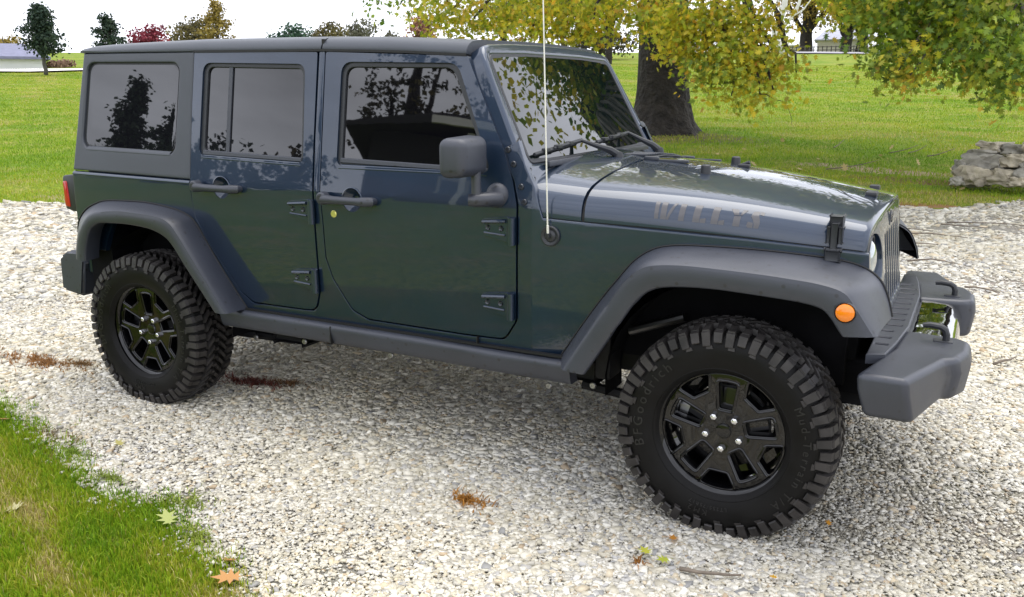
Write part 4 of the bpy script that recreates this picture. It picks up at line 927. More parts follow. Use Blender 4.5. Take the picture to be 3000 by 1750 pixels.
for x, z in ((.507, .345), (.825, .366), (1.34, .37), (2.15, .352), (2.35, .385)): bm = bm_new(); bolt(bm, (x, -.625, z), (0, -1, 0), .013); obj('frame_bolt', bm, M['steel'], chs)

# ---- wheels
RO, RB, HZ = .396, .232, .374
def cyl(c, r, a, yo): return Vector((c[0]+r*math.cos(a), c[1]-yo, c[2]+r*math.sin(a)))
def tyre_bm():
    bm = bm_new(); C = (0, .090, 0)                       # tyre centre plane lies .09 behind the rim face (y=0)
    prof = [(.222, -.105), (.236, -.112), (.268, -.124), (.300, -.129), (.335, -.125), (.362, -.113), (.377, -.09), (.379, 0), (.377, .09), (.362, .113), (.335, .125), (.318, .1285), (.300, .129), (.285, .1275), (.268, .124), (.250, .118), (.241, .114), (.236, .108), (.228, .100)]
    add_lathe(bm, prof, C, n=72)
    t = bmesh.new(); add_lathe(t, [(.2445, .1155), (.247, .1185), (.2495, .1178)], C, n=72); merge(bm, t)
    N = 54
    def blk(r0, r1, a0, a1, y0, y1, tap=.010, skew=0., mi=1):
        t = bmesh.new(); v = []
        for r, k in ((r0, 0), (r1, 1)):
            for a, y in ((a0, y0), (a1, y0), (a1, y1), (a0, y1)):
                aa = a+(tap if a == a0 else -tap)*k; yy = y+(.003 if y == y0 else -.003)*k
                v.append(t.verts.new(cyl(C, r if not isinstance(r, tuple) else r[0 if y == y0 else 1], aa+skew*(y-y0), yy)))
        for f in ((0, 1, 2, 3), (7, 6, 5, 4), (0, 4, 5, 1), (1, 5, 6, 2), (2, 6, 7, 3), (3, 7, 4, 0)): t.faces.new([v[i] for i in f])
        bmesh.ops.recalc_face_normals(t, faces=t.faces[:]); merge(bm, t, mi)
    for k in range(N):
        a = 2*math.pi*k/N; p = 2*math.pi/N
        for s in (-1, 1):
            o = (0 if s > 0 else p/2)+rng.uniform(-.06, .06)*p; l = .121 if k % 2 else .108
            ya, yb = sorted((s*.068, s*l)); rr = ((RO, RO-.008) if s > 0 else (RO-.008, RO))
            blk((.372, .366) if s > 0 else (.366, .372), rr, a+o+.08*p, a+o+.80*p, ya, yb)
            # lug that wraps down the side wall
            b0 = .330 if k % 2 else .343
            t = bmesh.new(); A0, A1 = a+o+.10*p, a+o+.78*p; v = []
            for r, y in ((.386, .108), (.380, .124), (b0+.004, .1335), (b0, .1300), (b0+.002, .118), (.372, .10)):
                for aa in (A0, A1): v.append(t.verts.new(cyl(C, r, aa, s*y)))
            n = 6
            for i in range(n): t.faces.new([v[2*i], v[2*i+1], v[(2*i+3) % (2*n)], v[(2*i+2) % (2*n)]])
            t.faces.new(v[0::2]); t.faces.new(v[1::2]); bmesh.ops.recalc_face_normals(t, faces=t.faces[:]); merge(bm, t, 1)
            # small side blocks
            if k % 2 == 0: blk(.322, .334, a+o+.9*p, a+o+1.55*p, *sorted((s*.122, s*.1325)), mi=1)
        blk(.374, RO+.001, a+.05*p, a+.62*p, -.060, -.016, skew=2.2); blk(.374, RO+.001, a+.55*p, a+1.12*p, .016, .060, skew=-2.2); blk(.374, RO, a+.3*p, a+.80*p, -.012, .012)
    # raised lettering on the side wall
    def arc_text(body, size, r, a_start, mi=2):
        t = text_mesh(body, size, .0012, 1.42); cuts(t, 0, [size*.25*i for i in range(1, 60)]) if False else None
        for v in t.verts:
            a = R_(a_start)-v.co.x/r; rr = r+v.co.y; prof_y = float(np.interp(rr, [.250, .268, .285, .300, .318, .335], [.118, .124, .1275, .129, .1285, .125]))
            v.co = cyl(C, rr, a, prof_y+v.co.z+.001)
        merge(bm, t, mi)
    arc_text('BFGoodrich', .050, .284, 200); arc_text('Mud-Terrain T/A', .040, .288, 34); arc_text('LT255/75R17', .018, .270, 282); arc_text('KM2', .03, .29, 268)
    return bm
def rim_bm():
    bm = bm_new()
    add_lathe(bm, [(.150, -.16), (.200, -.15), (.205, -.06), (.212, -.03), (.219, -.014), (.226, -.004), (.2330, .0), (.2385, -.002), (.2395, -.010), (.232, -.02)], (0, 0, 0), n=72)
    holes = []
    def pol(r, t): return (r*math.cos(t), r*math.sin(t))
    for k in range(5):
        th = R_(90+72*k); e = (math.cos(th), math.sin(th)); q = (-math.sin(th), math.cos(th))
        W = lambda r, w: (e[0]*r+q[0]*w, e[1]*r+q[1]*w)
        holes.append(rp([(*W(.086, -.0215), .006), (*W(.086, .0215), .006), (*W(.184, .0325), .007), W(.1865, 0), (*W(.184, -.0325), .007)][::1], 3))
        th += R_(36); e = (math.cos(th), math.sin(th)); q = (-math.sin(th), math.cos(th)); W2 = lambda r, w, e=e, q=q: (e[0]*r+q[0]*w, e[1]*r+q[1]*w)
        holes.append(rp([(*W2(.158, -.030), .006), (*W2(.158, .030), .006), (*W2(.206, .059), .006), W2(.213, .034), W2(.2155, 0), W2(.213, -.034), (*W2(.206, -.059), .006)], 3))
    outer = [(.2215*math.cos(2*math.pi*k/90), .2215*math.sin(2*math.pi*k/90)) for k in range(90)]
    t = plate_bm(outer, holes, .045, .0052, 3); cuts(t, 0, [-.2+.02*i for i in range(21)])
    for v in t.verts:
        r = math.hypot(v.co.x, v.co.y); d = -.012-.020*max(0, 1-r/.17)**1.2
        v.co = Vector((v.co.x, -(v.co.z+d), v.co.y))
    merge(bm, t)
    for k in range(5):                                     # raised lips round the openings
        for hi, w in ((holes[2*k], .0042), (holes[2*k+1], .0042)):
            h2 = inset(hi, -.0085); path = []
            for u, v in h2+[h2[0], h2[1]]:
                r = math.hypot(u, v); d = -.012-.020*max(0, 1-r/.17)**1.2; path.append((u, -(d+.0005), v))
            keep = [p for p in path if math.hypot(p[0], p[2]) < .2185]
            if len(keep) == len(path): add_tube(bm, path, w, 6, caps=False)
            else:
                i0 = max(range(len(path)), key=lambda i: math.hypot(path[i][0], path[i][2])); cyc = h2[i0 % len(h2):]+h2[:i0 % len(h2)]; pp = []
                for u, v in cyc:
                    r = math.hypot(u, v)
                    if r < .214: pp.append((u, -(-.012-.020*max(0, 1-r/.17)**1.2+.0005), v))
                if len(pp) > 3: add_tube(bm, pp, w, 6)
    add_lathe(bm, [(.0, -.020), (.020, -.0205), (.026, -.022), (.030, -.030), (.034, -.034)], (0, 0, 0), n=36)
    add_lathe(bm, [(.0, -.06), (.06, -.06), (.15, -.075)], (0, 0, 0), n=36)
    return bm
def nut_bm(k):
    bm = bm_new(); a = R_(54+72*k); c = (.0635*math.cos(a), 0, .0635*math.sin(a))
    add_lathe(bm, [(.0205, -.032), (.0195, -.028), (.0145, -.030)], c, n=16, mi=1); add_lathe(bm, [(.0, -.004), (.007, -.0045), (.0115, -.007), (.0125, -.012), (.0128, -.034)], c, n=6)
    return bm
proto = []
wb = {'tyre': (tyre_bm(), [M['tyre'], M['tread'], M['letter']]), 'rim': (rim_bm(), [M['rim']])}
meshes = {}
for k, (b, m) in wb.items():
    if k == 'tyre': pass
    bmesh.ops.recalc_face_normals(b, faces=b.faces[:]); me = bpy.data.meshes.new(k); b.to_mesh(me); b.free(); me.shade_smooth(); me.set_sharp_from_angle(angle=R_(34))
    for q in m: me.materials.append(q)
    meshes[k] = [me]
meshes['lug_nut'] = []
for i in range(5):
    b = nut_bm(i); bmesh.ops.recalc_face_normals(b, faces=b.faces[:]); me = bpy.data.meshes.new('lug_nut'); b.to_mesh(me); b.free(); me.shade_smooth(); me.set_sharp_from_angle(angle=R_(30)); me.materials.append(M['chrome']); me.materials.append(M['rim']); meshes['lug_nut'].append(me)
b = bm_new(); add_lathe(b, [(.05, .0), (.150, .0), (.150, -.02), (.05, -.02)], (0, .100, 0), n=48); add_box(b, -.19, -.11, .075, .15, -.06, .07, .012)
me = bpy.data.meshes.new('brake_disc'); bmesh.ops.recalc_face_normals(b, faces=b.faces[:]); b.to_mesh(me); b.free(); me.materials.append(M['steel']); meshes['brake_disc'] = [me]
for x, s, rot in ((0, -1, 0.1), (2.946, -1, 0), (0, 1, .5), (2.946, 1, .9)):
    w = empty('wheel', (x, s*.8645, HZ), parent=SUV)
    w.rotation_euler = (0, 0, 0 if s < 0 else math.pi)
    for k, lst in meshes.items():
        for me in lst:
            o = bpy.data.objects.new(k, me); COL.objects.link(o); o.parent = w
            if k != 'brake_disc': o.rotation_euler = (0, R_([0, 3, 40, 77][[0.1, 0, .5, .9].index(rot)]) if k != 'x' else 0, 0)
# ================================================================== trees, houses, stones, litter
LEAF_H = [(0, 0), (.05, .10), (.30, .08), (.12, .24), (.46, .36), (.16, .44), (.40, .72), (.13, .66), (.06, .84), (0, 1.0)]
LEAF = np.array([(x, y, 0) for x, y in LEAF_H]+[(-x, y, 0) for x, y in LEAF_H[-2:0:-1]], float); LEAF[:, 0] *= 1.0; LEAF[:, 2] = -.28*np.abs(LEAF[:, 0])-.12*LEAF[:, 1]**2
LEAFF = [tuple(range(len(LEAF)))]
DIA = np.array([(0, 0, 0), (.38, .45, -.06), (0, 1, -.1), (-.38, .45, -.06)], float); DIAF = [(0, 1, 2, 3)]
def foliage(name, centers, radii, n_each, leaf, size, pal, mat, parent, clus=10, crad=.22, droop=.35, hollow=.0, jitter=.25):
    """leaves in twig-end clusters through the crown's volume; every leaf its own face"""
    P, C = [], []
    for c, r, n, pl in zip(centers, radii, n_each, pal):
        k = max(1, n//clus); u = rng.normal(0, 1, (k, 3)); u /= np.linalg.norm(u, axis=1)[:, None]; q = (hollow+(1-hollow)*rng.uniform(0, 1, k)**.45)
        cc = np.array(c)+u*q[:, None]*np.array(r); col = np.array(pl[0])[rng.choice(len(pl[0]), k, p=pl[1])]
        pp = np.repeat(cc, clus, 0)+rng.normal(0, crad, (k*clus, 3))*np.array([1, 1, .75]); P.append(pp)
        alt = np.array(pl[0])[rng.choice(len(pl[0]), k*clus, p=pl[1])]; cm = np.repeat(col, clus, 0); C.append(cm*.7+alt*.3)
    P = np.concatenate(P); C = np.concatenate(C)*rng.uniform(1-jitter, 1+jitter, (len(P), 1)); n = len(P)
    # leaf frames: hang downwards and outwards at random
    a = rng.uniform(0, 2*np.pi, n); e = rng.normal(-droop, .55, n); d = np.stack([np.cos(a)*np.cos(e), np.sin(a)*np.cos(e), np.sin(e)], -1)
    t = rng.normal(0, 1, (n, 3)); s = np.cross(d, t); s /= np.linalg.norm(s, axis=1)[:, None]; w = np.cross(s, d)
    m3 = np.stack([s, d, w], -1)*(size*rng.uniform(.6, 1.25, n))[:, None, None]
    lv, lf = (LEAF, LEAFF) if leaf == 'oak' else (DIA, DIAF)
    v, f, sz, cl = instances(lv, lf, m3, P, C); me = np_mesh(name, v, f, sz, cl)
    return link_mesh(name, me, M[mat], parent)
def limb(bm, pts, r0, r1, n=9, wig=.0, seg=10):
    Q = smooth_path(pts, seg); add_tube(bm, [Vector(p)+Vector((rng.normal(0, wig), rng.normal(0, wig), rng.normal(0, wig))) if 0 < i < seg-1 else Vector(p) for i, p in enumerate(Q)], [r0+(r1-r0)*i/(seg-1) for i in range(seg)], n)
def bark_trunk(bm, base, r_of_h, H, lean=(0, 0), nseg=30, nring=46, ridge=.05, roots=6, seed=0.):
    rows = []
    for i in range(nring):
        h = H*(i/(nring-1))**1.15; r = r_of_h(h); row = []
        for k in range(nseg*2):
            a = 2*math.pi*k/(nseg*2)
            rid = noise.noise(Vector((math.cos(a)*4.2+seed, math.sin(a)*4.2, h*.55)))*ridge+noise.noise(Vector((math.cos(a)*11, math.sin(a)*11+seed, h*1.6)))*ridge*.55
            fl = .22*max(0, math.cos(a*roots+.7+seed)+.2)*max(0, 1-h/.9)**2
            rr = r*(1+rid+fl); row.append((base[0]+lean[0]*h+rr*math.cos(a), base[1]+lean[1]*h+rr*math.sin(a), base[2]-.15+h))
        rows.append(row)
    add_grid(bm, rows, closed_v=True, caps=True)
YEL = ([(.64, .50, .035), (.48, .45, .035), (.33, .39, .03), (.16, .24, .02), (.64, .31, .035)], [.26, .27, .24, .17, .06])
OLI = ([(.58, .50, .035), (.42, .43, .03), (.26, .34, .025), (.66, .42, .06), (.15, .22, .018)], [.26, .28, .22, .12, .12])
GRN = ([(.13, .22, .022), (.22, .31, .025), (.38, .40, .03), (.07, .13, .017), (.55, .35, .04)], [.30, .28, .18, .19, .05])
BRI = ([(.15, .23, .022), (.26, .29, .026), (.09, .14, .016), (.40, .33, .04)], [.36, .30, .24, .10])
def blob_list(L_, D0=None):
    C, R, Nn, Pl = [], [], [], []
    for dx, dy, rx, ry, D, n, pl in L_:
        C.append(np.array(spot(dx, dy, D))); k = D/2172.*1.03; R.append((rx*k*.95, max(.45, rx*k*.7), ry*k)); Nn.append(n); Pl.append(pl)
    return C, R, Nn, Pl
# --- the old oak with its trunk behind the windscreen
tb = on_ground(1626, 22.6)
oak = empty('oak_tree', tb, 'old oak with a broad dark trunk and drooping yellow and green leaves behind the windshield', 'tree')
bm = bm_new(); bark_trunk(bm, tb, lambda h: .60+.42*math.exp(-h/.55)-.012*h, 5.2, lean=(-.02, 0), seed=2.)
trunk = obj('trunk', bm, M['bark'], oak, sharp=0)
OB = [(1080, 45, 70, 45, 17, 420, OLI), (1160, 60, 70, 40, 16, 520, OLI), (1240, 35, 90, 45, 17, 700, OLI), (1300, 85, 60, 25, 15, 360, YEL), (1370, 45, 80, 50, 15, 750, YEL), (1460, 55, 70, 50, 15, 620, YEL), (1500, 20, 60, 30, 17, 380, OLI),
      (1100, 5, 90, 25, 16, 380, OLI), (1300, -5, 120, 28, 16, 500, OLI), (1450, 0, 110, 28, 16, 450, YEL), (930, 12, 34, 10, 14, 46, GRN), (985, 10, 30, 14, 14, 40, GRN), (962, 32, 10, 8, 14, 10, GRN), (1030, 30, 30, 22, 17, 80, OLI),
      (1600, 30, 80, 45, 15, 700, YEL), (1680, 65, 80, 60, 14, 880, YEL), (1770, 45, 80, 60, 14, 900, YEL), (1850, 70, 75, 60, 14, 820, YEL), (1700, 130, 60, 35, 14, 420, YEL), (1800, 130, 70, 45, 13.5, 620, YEL), (1880, 140, 50, 40, 13.5, 360, YEL),
      (1745, 180, 40, 30, 13.5, 240, BRI), (1830, 190, 50, 30, 13.2, 280, YEL), (1895, 180, 30, 25, 13.2, 120, YEL), (1800, 235, 34, 22, 13.2, 90, YEL), (1870, 232, 36, 16, 13.0, 95, YEL), (1905, 228, 20, 14, 13.0, 40, YEL), (1720, 215, 16, 26, 13.3, 44, YEL), (1745, 240, 10, 14, 13.3, 14, GRN), (1838, 262, 10, 8, 13, 12, GRN), (1912, 252, 9, 8, 13, 10, YEL), (1835, 280, 12, 6, 13, 9, OLI), (1960, 185, 22, 18, 13.2, 26, YEL), (1940, 150, 18, 18, 13.4, 40, YEL), (1640, 60, 50, 50, 19, 420, OLI)]
C, Rr, Nn, Pl = blob_list(OB)
Nn = [int(n*.92) for n in Nn]
foliage('crown', C, Rr, Nn, 'oak', .100, Pl, 'leaf', oak, clus=7, crad=.17, droop=.45)
top = Vector(tb)+Vector((0, 0, 8.5))
UC = [(top+Vector(v)) for v in ((0, 0, 2), (4.5, -3, -.2), (-4.5, -2.5, .2), (0, 4, 0), (2, -6.0, -1.2), (-6, 2, 0), (6, 3, .5), (-2.5, -5.5, -1.0), (7, -6, -2.4), (4.6, -.8, -.5), (7.2, -.3, .3), (3.0, -3.0, -.4))]
foliage('crown', UC, [(3.2, 3.2, 2.0)]*12, [2400]*12, 'dia', .19, [YEL, YEL, OLI, OLI, YEL, OLI, YEL, OLI, YEL, OLI, GRN, OLI], 'leaf', oak, clus=9, crad=.4)
bm = bm_new(); fork = Vector(tb)+Vector((-.10, 0, 4.6))
for c, r in zip(C, Rr):
    if r[0] < .10: continue
    c = Vector(c); d = (c-fork); mid = fork.lerp(c, .5)+Vector((0, 0, 1.5+.05*d.length)); limb(bm, [fork, fork.lerp(mid, .5)+Vector((0, 0, .5)), mid, c.lerp(mid, .25), c], .10, .010, 6, .05, 14)
for u in UC: limb(bm, [fork-Vector((0, 0, .6)), fork.lerp(u, .5)+Vector((0, 0, .6)), u], .26, .04, 8, .06)
for k in range(16):                                        # bare hanging twigs in the drooping bough
    c = Vector(C[rng.integers(14, 28)]); a = rng.uniform(0, 6.28); limb(bm, [c, c+Vector((.35*math.cos(a), .35*math.sin(a), -.12)), c+Vector((.5*math.cos(a), .5*math.sin(a), -.42))], .007, .002, 5, .02, 7)
obj('limbs', bm, M['bark'], oak, sharp=0)
# --- the second oak, its trunk beyond the right edge, boughs hanging into the picture
tb2 = on_ground(2690, 17.0)
oak2 = empty('oak_tree', tb2, 'dark green oak boughs hanging into the upper right of the scene above the lawn', 'tree')
bm = bm_new(); bark_trunk(bm, tb2, lambda h: .50+.35*math.exp(-h/.5)-.012*h, 6., seed=5.); obj('trunk', bm, M['bark'], oak2, sharp=0)
GB = [(2075, 14, 45, 26, 13, 260, OLI), (2130, 26, 50, 28, 12.5, 330, GRN), (2180, 40, 60, 55, 12, 520, GRN), (2250, 30, 70, 50, 12, 600, GRN), (2330, 30, 70, 50, 12, 620, GRN), (2410, 25, 70, 50, 11.5, 620, GRN), (2490, 30, 60, 60, 11, 560, BRI), (2165, 75, 30, 20, 12, 130, GRN), (2225, 95, 50, 32, 12, 380, GRN), (2300, 90, 50, 40, 12, 330, GRN),
      (2380, 85, 40, 40, 11.5, 260, GRN), (2450, 100, 60, 45, 11, 480, GRN), (2500, 120, 40, 50, 10.5, 330, GRN), (2190, 140, 40, 26, 11.5, 220, GRN), (2240, 145, 36, 24, 11.5, 190, OLI), (2165, 165, 22, 20, 11.5, 80, BRI), (2200, 185, 26, 14, 11.3, 70, BRI), (2240, 185, 30, 12, 11.3, 80, OLI), (2290, 185, 18, 10, 11.3, 34, BRI), (2220, 205, 14, 12, 11.3, 30, OLI), (2183, 205, 8, 8, 11.3, 10, GRN),
      (2310, 130, 24, 22, 11.5, 90, GRN), (2350, 150, 28, 20, 11.2, 100, GRN), (2400, 165, 36, 18, 11, 140, GRN), (2440, 165, 40, 26, 11, 200, GRN), (2490, 180, 34, 34, 10.6, 230, GRN), (2340, 175, 16, 12, 11.2, 34, OLI), (2450, 205, 34, 16, 10.8, 100, OLI), (2480, 225, 30, 16, 10.6, 90, GRN), (2505, 245, 14, 10, 10.6, 30, OLI), (2465, 240, 14, 8, 10.6, 22, GRN), (2200, -10, 120, 25, 12.5, 500, GRN), (2400, -10, 120, 25, 12, 500, GRN)]
C2, R2, N2, P2 = blob_list(GB)
foliage('crown', C2, R2, [int(n*.88) for n in N2], 'oak', .098, P2, 'leaf', oak2, clus=7, crad=.15, droop=.45)
U2 = [Vector(tb2)+Vector(v) for v in ((-1.7, -1.5, 6.2), (-4, -1, 6.2), (-3.2, -4, 5.9), (-1.4, 1.5, 7.5), (-2.4, -3.2, 7.0), (-1.8, .5, 9), (-5, 2.5, 7.2), (-1.0, -2.0, 6.4), (-1.0, -1.6, 5.2))]
foliage('crown', U2, [(1.6, 1.9, 1.5)]*7+[(1.0, 1.0, 1.1)]*2, [2500]*7+[1500]*2, 'dia', .15, [GRN]*9, 'leaf', oak2, clus=9, crad=.32)
bm = bm_new(); fork = Vector(tb2)+Vector((0, 0, 4.6))
for c, r in zip(C2, R2):
    if r[0] < .10: continue
    c = Vector(c); mid = fork.lerp(c, .55)+Vector((0, 0, 1.1)); limb(bm, [fork, fork.lerp(mid, .5)+Vector((0, 0, .4)), mid, c.lerp(mid, .3), c], .075, .009, 6, .04, 12)
for u in U2: limb(bm, [fork-Vector((0, 0, .6)), fork.lerp(u, .5)+Vector((0, 0, .4)), u], .2, .035, 8, .06)
obj('limbs', bm, M['bark2'], oak2, sharp=0)
# --- far trees
def bg_tree(name, label, dx, D, top, half, pal, base=None, shape='round', trunk_r=.18, n=2200, size=None, mat='bark2', low=.25, group=None, lobes=7, cat='tree', bare=False):
    g = on_ground(dx, D); 
    if base is not None: g.z = spot(dx, base, D).z
    H = spot(dx, top, D).z-g.z; W = half*1.3*D/2172.
    t = empty(name, g, label, cat, group)
    bm = bm_new(); limb(bm, [g-Vector((0, 0, .3)), g+Vector((.02*H, 0, H*.4)), g+Vector((0, 0, H*.85))], trunk_r, trunk_r*.25, 8, .02*W)
    C, R = [], []
    for i in range(lobes):
        if shape == 'cone':
            f = i/(lobes-1); z = H*(low+(.97-low)*f); w = W*(1-f)**.8+.06*W; a = i*2.4; C.append(g+Vector((math.cos(a)*w*.30, math.sin(a)*w*.30, z))); R.append((w*.8, w*.8, H*.10))
        elif shape == 'tier':
            f = i/(lobes-1); z = H*(low+(.96-low)*f); w = W*(1-.75*f)*(1.15 if i % 2 else .7); a = i*2.1; C.append(g+Vector((math.cos(a)*w*.45, math.sin(a)*w*.3, z))); R.append((w*.62, w*.62, H*.065))
        else:
            a = i*2.4; q = .55*W*math.sqrt((i+.5)/lobes); z = H*(low+(1-low)*(.30+.42*((i*.618) % 1))); C.append(g+Vector((math.cos(a)*q, math.sin(a)*q, z))); R.append((W*.55, W*.55, H*(1-low)*.27))
        limb(bm, [g+Vector((0, 0, min(H*.8, H*(low*.7)+.0))), C[-1]], trunk_r*.45, trunk_r*.1, 6, .03*W, 6)
    obj('trunk', bm, M[mat], t, sharp=0)
    sz = size or max(.22, 7*D/2172.)
    foliage('crown', C, R, [n//lobes]*lobes, 'dia', sz, [pal]*lobes, 'farleaf', t, clus=8, crad=.10*W, hollow=.15, jitter=.3)
    return t
DG = ([(.035, .060, .040), (.055, .080, .050), (.022, .040, .030)], [.4, .35, .25])
RED = ([(.22, .035, .055), (.30, .07, .09), (.14, .02, .035)], [.45, .3, .25])
OG = ([(.12, .105, .04), (.17, .14, .05), (.08, .075, .035)], [.4, .35, .25])
YG = ([(.26, .19, .04), (.20, .15, .035), (.32, .25, .08)], [.4, .4, .2])
TG = ([(.05, .10, .065), (.07, .13, .08), (.035, .07, .05)], [.4, .35, .25])
GG = ([(.13, .13, .085), (.17, .165, .11), (.09, .095, .06)], [.4, .35, .25])
DK = ([(.03, .035, .02), (.06, .055, .025), (.11, .085, .03)], [.45, .35, .2])
PK = ([(.28, .13, .11), (.35, .18, .13), (.2, .12, .07)], [.4, .3, .3])
bg_tree('evergreen_tree', 'small dark evergreen on a thin bare stem left of the vehicle', 139, 62, 18, 48, DG, base=172, shape='tier', trunk_r=.13, n=4200, low=.32, lobes=11, size=.20)
bg_tree('evergreen_tree', 'tiered dark pine behind the rear of the vehicle roof', 300, 95, 42, 42, DG, base=165, shape='tier', trunk_r=.2, n=2200, low=.25, lobes=9)
bg_tree('maple_tree', 'small crimson red tree behind the vehicle roof', 390, 95, 50, 38, RED, base=165, n=1500, low=.2, trunk_r=.14)
bg_tree('broadleaf_tree', 'large olive brown rounded tree behind the vehicle roof', 500, 120, 26, 50, OG, base=160, n=2600, low=.12)
bg_tree('broadleaf_tree', 'tall thin yellow tree beside the olive brown one', 560, 115, 8, 42, YG, base=160, shape='cone', n=1700, low=.3)
bg_tree('broadleaf_tree', 'rounded blue green tree behind the roof joint', 730, 115, 48, 42, TG, base=160, n=2400, low=.1)
bg_tree('broadleaf_tree', 'yellow olive tree right of the blue green tree', 815, 118, 42, 42, OG, base=160, n=2000, low=.1)
bg_tree('broadleaf_tree', 'pale grey olive tree between the yellow olive tree and the oak boughs', 888, 125, 36, 44, GG, base=160, n=2200, low=.1)
bg_tree('shrub', 'low pale green bush far behind the front of the roof', 965, 140, 72, 26, GG, base=150, n=900, low=.05)
bg_tree('broadleaf_tree', 'pink leaved tree half hidden at the left end of the oak boughs', 1048, 70, 14, 34, PK, base=150, n=1400, low=.15)
bg_tree('broadleaf_tree', 'yellow tree far behind the building roof at the left edge', 45, 120, 82, 32, YG, base=165, n=900, low=.2)
bg_tree('shrub', 'dry brown bush beside the white building', 172, 76, 146, 26, ([(.26, .17, .12), (.2, .12, .08)], [.6, .4]), base=172, n=700, low=.02, cat='shrub')
for i, (dx, D, tp, hw, pl, lb) in enumerate(((1240, 85, -60, 70, OG, 'dark stemmed tree at the left end of the wood behind the roof front'), (1330, 90, -90, 75, OLI, 'olive tree in the wood behind the windshield top'), (1430, 80, -100, 60, DK, 'dark bare stemmed tree of the wood left of the oak trunk'), (1490, 76, -100, 55, OG, 'brownish tree of the wood nearest the oak trunk'), (1380, 110, -60, 90, GG, 'pale tree deepest in the wood left of the oak trunk'))):
    bg_tree('broadleaf_tree', lb, dx, D, tp, hw, pl, n=2600, low=.30, trunk_r=.36, mat='bark', group='trees of the wood left of the oak')
bg_tree('shrub', 'dark green thicket below the wood left of the oak trunk', 1470, 92, 70, 100, DK, base=128, n=2600, low=.0, cat='shrub')
for dx, D, tp, hw, pl, lb, tr in ((1962, 150, -120, 95, YG, 'yellow tree on a thick dark trunk before the white houses', 1.1), (2058, 145, -110, 75, OLI, 'olive tree on a dark trunk left of the cream house door', .85), (2093, 150, -110, 60, GRN, 'green tree on a dark trunk beside the cream house wall', .85), (2300, 120, -60, 90, DK, 'dark grey leaved tree in front of the slate roofed house', .55)):
    bg_tree('broadleaf_tree', lb, dx, D, tp, hw, pl, base=124 if D > 130 else 120, n=4200, low=.17, trunk_r=tr, mat='bark', group='trees by the road at the right')
# white-limbed tree
g = on_ground(1925, 100); bt = empty('birch_tree', g, 'leafless tree with white limbs between the two oaks', 'tree'); bm = bm_new()
w = lambda dx, dy: spot(dx, dy, 100)
limb(bm, [g, w(1905, 90), w(1925, 40), w(1935, -30), w(1938, -110)], .42, .22, 9, .04); limb(bm, [w(1910, 88), w(1945, 45), w(1965, 10), w(1990, -60)], .24, .12, 8, .03); limb(bm, [w(1915, 75), w(1890, 50), w(1880, 10)], .16, .06, 7, .03); limb(bm, [w(1925, 40), w(1915, 0), w(1900, -60)], .16, .06, 7, .03); limb(bm, [w(1945, 42), w(1975, 25), w(2000, -10)], .13, .05, 6, .03)
obj('trunk', bm, M['birch'], bt, sharp=0)
# --- far buildings
def house(name, label, dx0, dx1, D, base, eave, ridge, wall, roof, depth=8., wins=(), door=None, over=.5):
    a, b = spot(dx0, base, D), spot(dx1, base, D); a.z = b.z = min(a.z, b.z); ze = spot((dx0+dx1)/2, eave, D).z; zr = spot((dx0+dx1)/2, ridge, D).z
    u = (b-a); Wd = u.length; u.normalize(); v = Vector((-u.y, u.x, 0)); t = empty(name, a, label, 'house')
    def P(x, y, z): return a+u*x+v*y+Vector((0, 0, z-a.z))
    bm = bm_new(); add_grid(bm, [[P(0, 0, a.z-1), P(0, 0, ze)], [P(Wd, 0, a.z-1), P(Wd, 0, ze)], [P(Wd, depth, a.z-1), P(Wd, depth, ze)], [P(0, depth, a.z-1), P(0, depth, ze)]], closed_u=True); obj('wall', bm, M[wall], t, sharp=20)
    bm = bm_new(); o = over; q = [P(-o, -o, ze-.05), P(Wd+o, -o, ze-.05), P(Wd+o, depth+o, ze-.05), P(-o, depth+o, ze-.05)]; r = [P(-o+1.5, depth/2, zr), P(Wd+o-1.5, depth/2, zr)]
    vv = [bm.verts.new(p) for p in q+r]; vl = [bm.verts.new(p-Vector((0, 0, .18))) for p in q]
    for f in ((0, 1, 5, 4), (1, 2, 5), (2, 3, 4, 5), (3, 0, 4)): bm.faces.new([vv[i] for i in f])
    for i in range(4): bm.faces.new([vv[i], vv[(i+1) % 4], vl[(i+1) % 4], vl[i]])
    bm.faces.new(vl); obj('roof', bm, M[roof], t, sharp=20)
    for x, z0, w_, h_ in wins:
        bm = bm_new(); add_prism(bm, [(x, z0), (x, z0+h_), (x+w_, z0+h_), (x+w_, z0)], lambda p, q_, s: P(p, -s, a.z+q_), .0, .06); wd = obj('window', bm, M['white'], t)
        bm = bm_new(); add_prism(bm, [(x+.1, z0+.1), (x+.1, z0+h_-.1), (x+w_-.1, z0+h_-.1), (x+w_-.1, z0+.1)], lambda p, q_, s: P(p, -s, a.z+q_), .05, .075); obj('pane', bm, M['winglass'], wd)
    return t, P
house('outbuilding', 'long white building with blue grey roof at the left edge', -140, 108, 74, 169, 137, 100, 'white', 'roofblue', 9)
house('house', 'white house with white roof left of the road side trees', 1895, 1985, 165, 126, 110, 90, 'cream', 'white', 9)
house('house', 'cream house with pale roof and dark windows behind the right hand trees', 2010, 2135, 160, 124, 96, 70, 'cream', 'roofgrey', 9, [(6.7, 1.1, .8, 1.9), (7.9, 1.1, .5, 1.9)])
house('house', 'slate grey roofed house half hidden by the right oak boughs', 2230, 2420, 140, 122, 82, 52, 'cream', 'roofgrey', 10, [(3, .9, 1.2, 1.3), (8, .9, 1.2, 1.3)])
